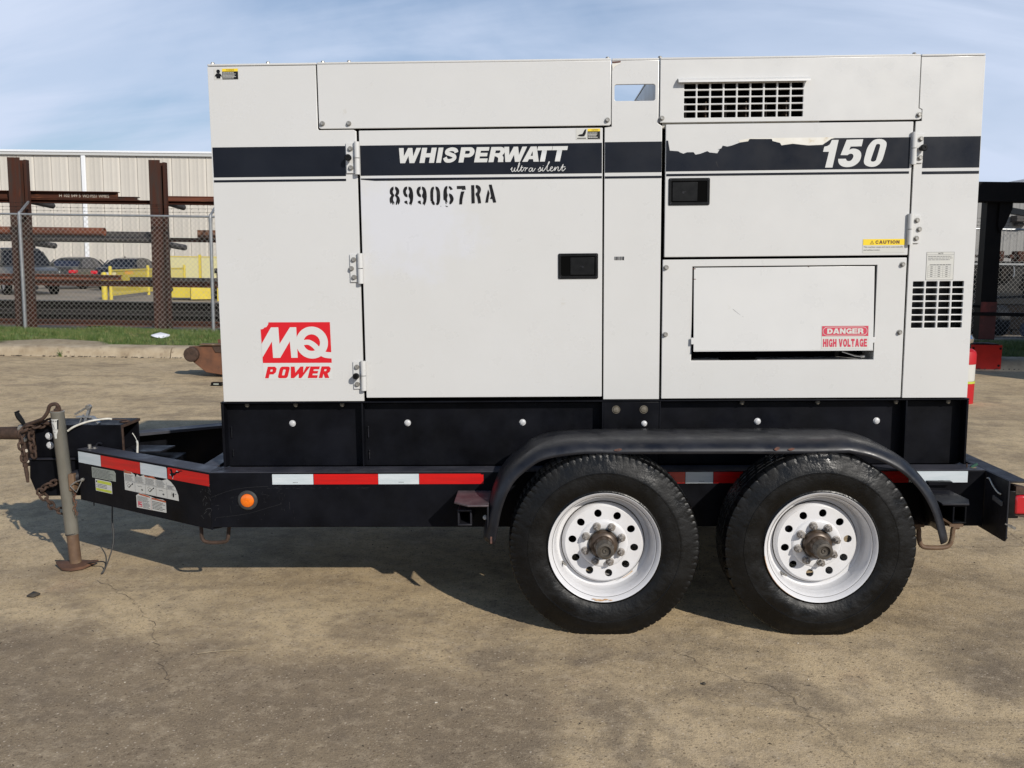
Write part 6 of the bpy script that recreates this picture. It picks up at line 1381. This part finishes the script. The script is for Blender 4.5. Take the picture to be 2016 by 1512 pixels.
# ================================================================== RUSTY BUCKET, LID, SMALL THINGS
rb_ = thing('rusty_bucket', 'orange-rusted steel loader bucket with a round boss, behind the generator left end', 'loader bucket', (-3.9, 8.1, .02))
b = MB(); b.prism([(-4.58, .40), (-4.30, .425), (-3.1, .425), (-3.1, .02), (-4.15, .03), (-4.36, .06), (-4.47, .15), (-4.56, .22)], 8.06, 8.10); b.build('side_plate', 'rust', rb_, bevel=.006)
b = MB(); b.prism([(-4.58, .40), (-4.30, .425), (-3.1, .425), (-3.1, .02), (-4.15, .03), (-4.36, .06), (-4.47, .15), (-4.56, .22)], 9.2, 9.24); b.build('side_plate', 'rust', rb_, bevel=.006)
b = MB(); b.prism([(-4.50, .16), (-4.37, .075), (-4.15, .035), (-3.1, .025), (-3.1, .04), (-4.14, .05), (-4.36, .09), (-4.48, .17)], 8.101, 9.199); b.build('floor_plate', 'rust', rb_)
b = MB(); b.box(-4.42, -3.1, 8.02, 8.16, .426, .442); b.build('top_edge', 'jackrust', rb_, bevel=.002)
b = MB(); b.prism([(-4.22, .33), (-3.3, .33), (-3.3, .41), (-4.26, .41)], 8.045, 8.059); b.build('recessed_plate', 'rustdark', rb_)
b = MB(); b.lathe([(0, 0), (.085, 0), (.098, .012), (.100, .06), (.100, .12), (0, .12)], (-4.535, 7.99, .300), 'y', 24); b.build('pin_boss', 'rustdark', rb_)
b = MB(); b.tube([(-4.15, 8.5, .44), (-3.7, 8.6, .52), (-3.1, 8.6, .60)], [.05, .09, .12], 12); b.build('ram', 'mach', rb_)
pg = thing('battery_pack', 'small dark box with a pale green printed label lying under the rusty bucket', 'box', (-3.97, 7.32, 0))
b = MB(); b.box(-4.035, -3.90, 7.30, 7.38, gz(-4, 7.3), gz(-4, 7.3)+.045); b.build('case', 'plastic', pg, bevel=.004)
b = MB(); b.box(-4.00, -3.935, 7.2965, 7.2995, gz(-4, 7.3)+.016, gz(-4, 7.3)+.036); b.build('label_panel', 'greysticker', pg)
b = MB(); n = 30; vs = [(-6.58, 12.12, .255)]
for i in range(n):
    a = 2*math.pi*i/n; vs.append((-6.58+.155*math.cos(a), 12.12+.15*math.sin(a), .195+.018*math.sin(a*2+.6)))
for i in range(n):
    a = 2*math.pi*i/n; vs.append((-6.58+.162*math.cos(a), 12.12+.157*math.sin(a), .182+.018*math.sin(a*2+.6)))
b.add(vs, [(0, 1+i, 1+(i+1) % n) for i in range(n)] + [(1+i, 1+n+i, 1+n+(i+1) % n, 1+(i+1) % n) for i in range(n)])
tag(b.build('round_cover', 'lid', smooth=60), 'white round plastic lid lying in the grass in front of the fence', 'cover')
# leaf, pebbles, twig on the concrete
b = MB(); z = gz(-2.4, .02); b.add([(-2.44, .02, z+.004), (-2.42, .05, z+.016), (-2.385, .045, z+.006), (-2.37, .02, z+.018), (-2.395, 0, z+.006), (-2.42, -.005, z+.012)], [(0, 5, 4, 3, 2, 1)]); tag(b.build('dead_leaf', 'leaf', solid=.003), 'curled dead leaf on the concrete in front of the jack foot', 'leaf')
b = MB(); z = gz(.67, -.92); b.lathe([(0, 0), (.007, .001), (.0085, .004), (.005, .008), (0, .009)], (.67, -.92, z), 'z', 10); tag(b.build('pebble', 'leaf'), 'small dark round pebble on the concrete in front of the wheels', 'pebble')
b = MB()
for i in range(60):
    x, y = random.uniform(-3.2, 3.2), random.uniform(-1.7, 2.2) if i < 22 else random.uniform(2, 9.5); r_ = random.uniform(.0025, .006)*(.8 if i < 22 else 1.6); z = gz(x, y)
    if abs(x-.8) < 1.3 and -.5 < y < 0: continue
    b.tube([(x-r_, y, z+r_*.3), (x+r_*random.uniform(.4, 1), y+r_*.4, z+r_*.5)], [r_*.7, r_*.5], 5)
stuff(b.build('grit', 'chip', smooth=60))
b = MB()
for i in range(260):
    x, y = random.uniform(-3.4, 3.6), random.uniform(-1.7, 2.6); l = random.uniform(.004, .014); a = random.uniform(0, 6.28); z = gz(x, y)
    if abs(x-.8) < 1.3 and -.5 < y < 0: continue
    b.tube([(x, y, z+.0015), (x+l*math.cos(a), y+l*math.sin(a), z+.003)], [.002, .0012], 4)
stuff(b.build('plant_litter', 'leaf', smooth=60))
b = MB(); z = gz(-1.2, -.62); b.tube([(-1.36, -.66, z+.004), (-1.25, -.625, z+.006), (-1.12, -.59, z+.004)], .0016, 5); b.tube([(-1.25, -.625, z+.005), (-1.16, -.63, z+.004)], .0012, 5); tag(b.build('dry_stem', 'sand'), 'thin dry grass stem lying beside the crack on the concrete', 'stem')
# litter and small weeds along the foot of the kerb
b = MB()
for i in range(520):
    x = random.uniform(-12, 12); y = 10.24+ky(x)-abs(random.gauss(0, .03)); z = .004; l = random.uniform(.01, .04); a = random.uniform(-.5, .5)
    b.tube([(x, y, z), (x+l*math.cos(a), y+l*.4*math.sin(a), z+.010)], [.007, .004], 4)
stuff(b.build('kerb_litter', 'leaf'))
b = MB(); x0 = -7.42
for i in range(16):
    a = random.uniform(0, 6.28); l = random.uniform(.05, .14); b.tube([(x0+random.gauss(0, .02), 10.23, .0), (x0+.02*math.cos(a), 10.21, l*.6), (x0+.05*math.cos(a), 10.20+.03*math.sin(a), l)], [.004, .003, .0015], 4)
tag(b.build('weed', 'grass'), 'small weed growing at the foot of the kerb on the left', 'weed')

# ================================================================== BLACK GANTRY AND THINGS AT THE RIGHT
gn = thing('gantry_frame', 'tall black steel gantry with a bolted red foot plate standing at the right-hand kerb', 'gantry', (7.17, 10.7, 0))
b = MB(); b.prism([(7.02, .46), (7.27, .46), (7.245, 2.62), (7.00, 2.62)], 10.62, 10.82); b.build('column', 'gantry', gn, bevel=.006)
b = MB(); b.box(7.018, 7.268, 10.617, 10.6195, .47, 1.05); b.build('worn_red_paint', 'gantryfade', gn)
b = MB(); b.box(6.88, 7.36, 10.52, 10.55, .0, .385); b.build('foot_plate', 'gantryred', gn, bevel=.008)
b = MB(); b.box(6.93, 7.31, 10.5505, 10.85, .0, .40); b.build('foot', 'gantry', gn)
for x, z in ((7.33, .33), (7.32, .06), (6.91, .33)):
    hexbolt('bolt', 'gantry', gn, x, 10.52, z, .014, .01)
b = MB(); b.box(5.2, 12.5, 10.45, 10.75, 2.585, 2.885); b.build('beam', 'gantry', gn, bevel=.01)
b = MB(); b.prism([(7.26, 2.585), (7.36, 2.585), (7.36, 2.49), (7.27, 2.24), (7.20, 2.12), (7.16, 2.24), (7.16, 2.585)], 10.56, 10.60); b.build('gusset', 'gantry', gn)
b = MB(); b.obox((7.30, 10.85, 2.50), (9.9, 14.4, 2.58), .08, .10); b.build('rafter', 'gantry', gn)
b = MB(); b.box(5.2, 12.5, 10.58, 10.64, .835, .890); b.build('lower_rail', 'gantry', gn, bevel=.004)
b = MB(); b.box(6.2, 7.02, 10.64, 10.70, .96, 1.0); b.build('lower_rail', 'gantry', gn)
b = MB(); b.prism([(12.0, .1), (12.25, .1), (12.25, 2.58), (12.0, 2.58)], 10.62, 10.82); b.build('column', 'gantry', gn)
# equipment behind the fence at the right
mc = thing('stored_machine', 'dark grey tracked machine body with block-like brackets on top, stored behind the right-hand fence', 'machine', (10.6, 17.4, .1))
b = MB(); b.box(8.6, 12.6, 17.0, 18.4, .75, 1.72); b.build('body', 'mach', mc, bevel=.03)
b = MB(); b.prism([(8.4, .75), (12.8, .75), (12.4, .62), (11.9, .55), (9.0, .55)], 16.9, 18.3); b.build('skirt', 'darksteel', mc)
for x in (9.50, 10.20, 10.72, 11.5):
    b = MB(); b.box(x, x+.22, 16.95, 17.25, 1.725, 1.95); b.build('bracket', 'rustcol', mc, bevel=.01)
b = MB(); b.box(9.0, 12.4, 17.0, 17.05, 1.80, 1.86); b.build('bar', 'greysteel', mc)
b = MB(); b.box(8.6, 12.5, 16.94, 16.99, 1.64, 1.68); b.build('bar', 'galv', mc)
for k in range(9):
    b = MB(); b.lathe([(0, -.05), (.045, -.05), (.045, .05), (0, .05)], (9.7+k*.21, 16.9, 1.83), 'y', 8); b.build('roller', 'rustcol', mc)
for x, z, w, h, m in ((11.0, 1.0, .16, .22, 'machlight'), (10.95, 1.35, .14, .14, 'machlight'), (10.9, 1.18, .10, .10, 'rustdark'), (10.35, 1.3, .25, .30, 'darksteel'), (9.9, 1.1, .18, .4, 'rustcol')):
    b = MB(); b.box(x, x+w, 16.86, 16.995, z, z+h); b.build('fitting', m, mc, bevel=.01)
b = MB(); b.tube(cr([(10.62, 16.9, 1.62), (10.63, 16.86, 1.45), (10.60, 16.85, 1.38)], 4), .012, 6); b.build('hook', 'galv', mc)
b = MB()
for k in range(14):
    a = k/14; b.box(8.7+k*.28, 8.93+k*.28, 16.8, 18.2, .12, .20)
b.prism([(8.6, .22), (12.5, .22), (12.7, .36), (12.4, .50), (8.8, .50), (8.5, .36)], 16.9, 18.1); b.build('track', 'darksteel', mc)
b = MB(); b.lathe([(0, 0), (.14, 0), (.14, 3.2), (.12, 3.2), (.12, 3.1), (0, 3.1)], (10.25, 15.55, .30), 'x', 20); b.lathe([(.142, 1.0), (.152, 1.0), (.152, 1.1), (.142, 1.1)], (10.25, 15.55, .30), 'x', 20); tag(b.build('plastic_pipe', 'lav'), 'thick lavender-grey plastic pipe lying behind the fence at the right edge', 'pipe')
b = MB(); b.lathe([(0, -.25), (.30, -.25), (.33, -.22), (.33, .22), (.30, .25), (0, .25)], (9.75, 15.9, .47), 'x', 20); b.lathe([(.34, -.05), (.36, 0), (.34, .05)], (9.75, 15.9, .47), 'x', 20); tag(b.build('steel_drum', 'mach'), 'dark steel drum lying on its side beside the lavender pipe', 'drum')
# red and white marker drum behind the generator's right end
rp_ = thing('marker_post', 'red and white round-topped marker post just past the right end of the generator', 'post', (4.90, 6.5, gz(4.9, 6.5)))
zb0 = gz(4.9, 6.5)
b = MB(); b.lathe([(.165, 0), (.165, .235)], (4.90, 6.5, zb0), 'z', 28); b.build('lower_band', 'postred', rp_)
b = MB(); b.lathe([(.168, .236), (.168, .262)], (4.90, 6.5, zb0), 'z', 28); b.build('tag_band', 'lime', rp_)
b = MB(); b.lathe([(.162, .263), (.162, .455)], (4.90, 6.5, zb0), 'z', 28); b.build('white_band', 'stkwhite', rp_)
b = MB(); b.lathe([(.166, .456), (.166, .56), (.155, .60), (.12, .625), (0, .63)], (4.90, 6.5, zb0), 'z', 28); b.build('upper_band', 'postred', rp_)
b = MB(); b.lathe([(.02, .63), (.02, .68), (.07, .70), (.075, .74), (.05, .78), (0, .79)], (4.96, 6.5, zb0), 'z', 16); b.build('reflector_knob', 'chrome', rp_)
# unseen container, added out of view at the right to shade the right-hand kerb
ct = thing('added_shade_container', 'grey corrugated container added unseen beyond the right edge to shade the kerb', 'container', (11.2, 8.75, 0))
b = MB(); b.box(8.2, 14.2, 7.52, 10.0, .12, 4.3); b.build('body', 'contred', ct)
siding(ct, 8.22, 14.18, 7.5, .15, 4.28, 'contred', 1.49, .3)
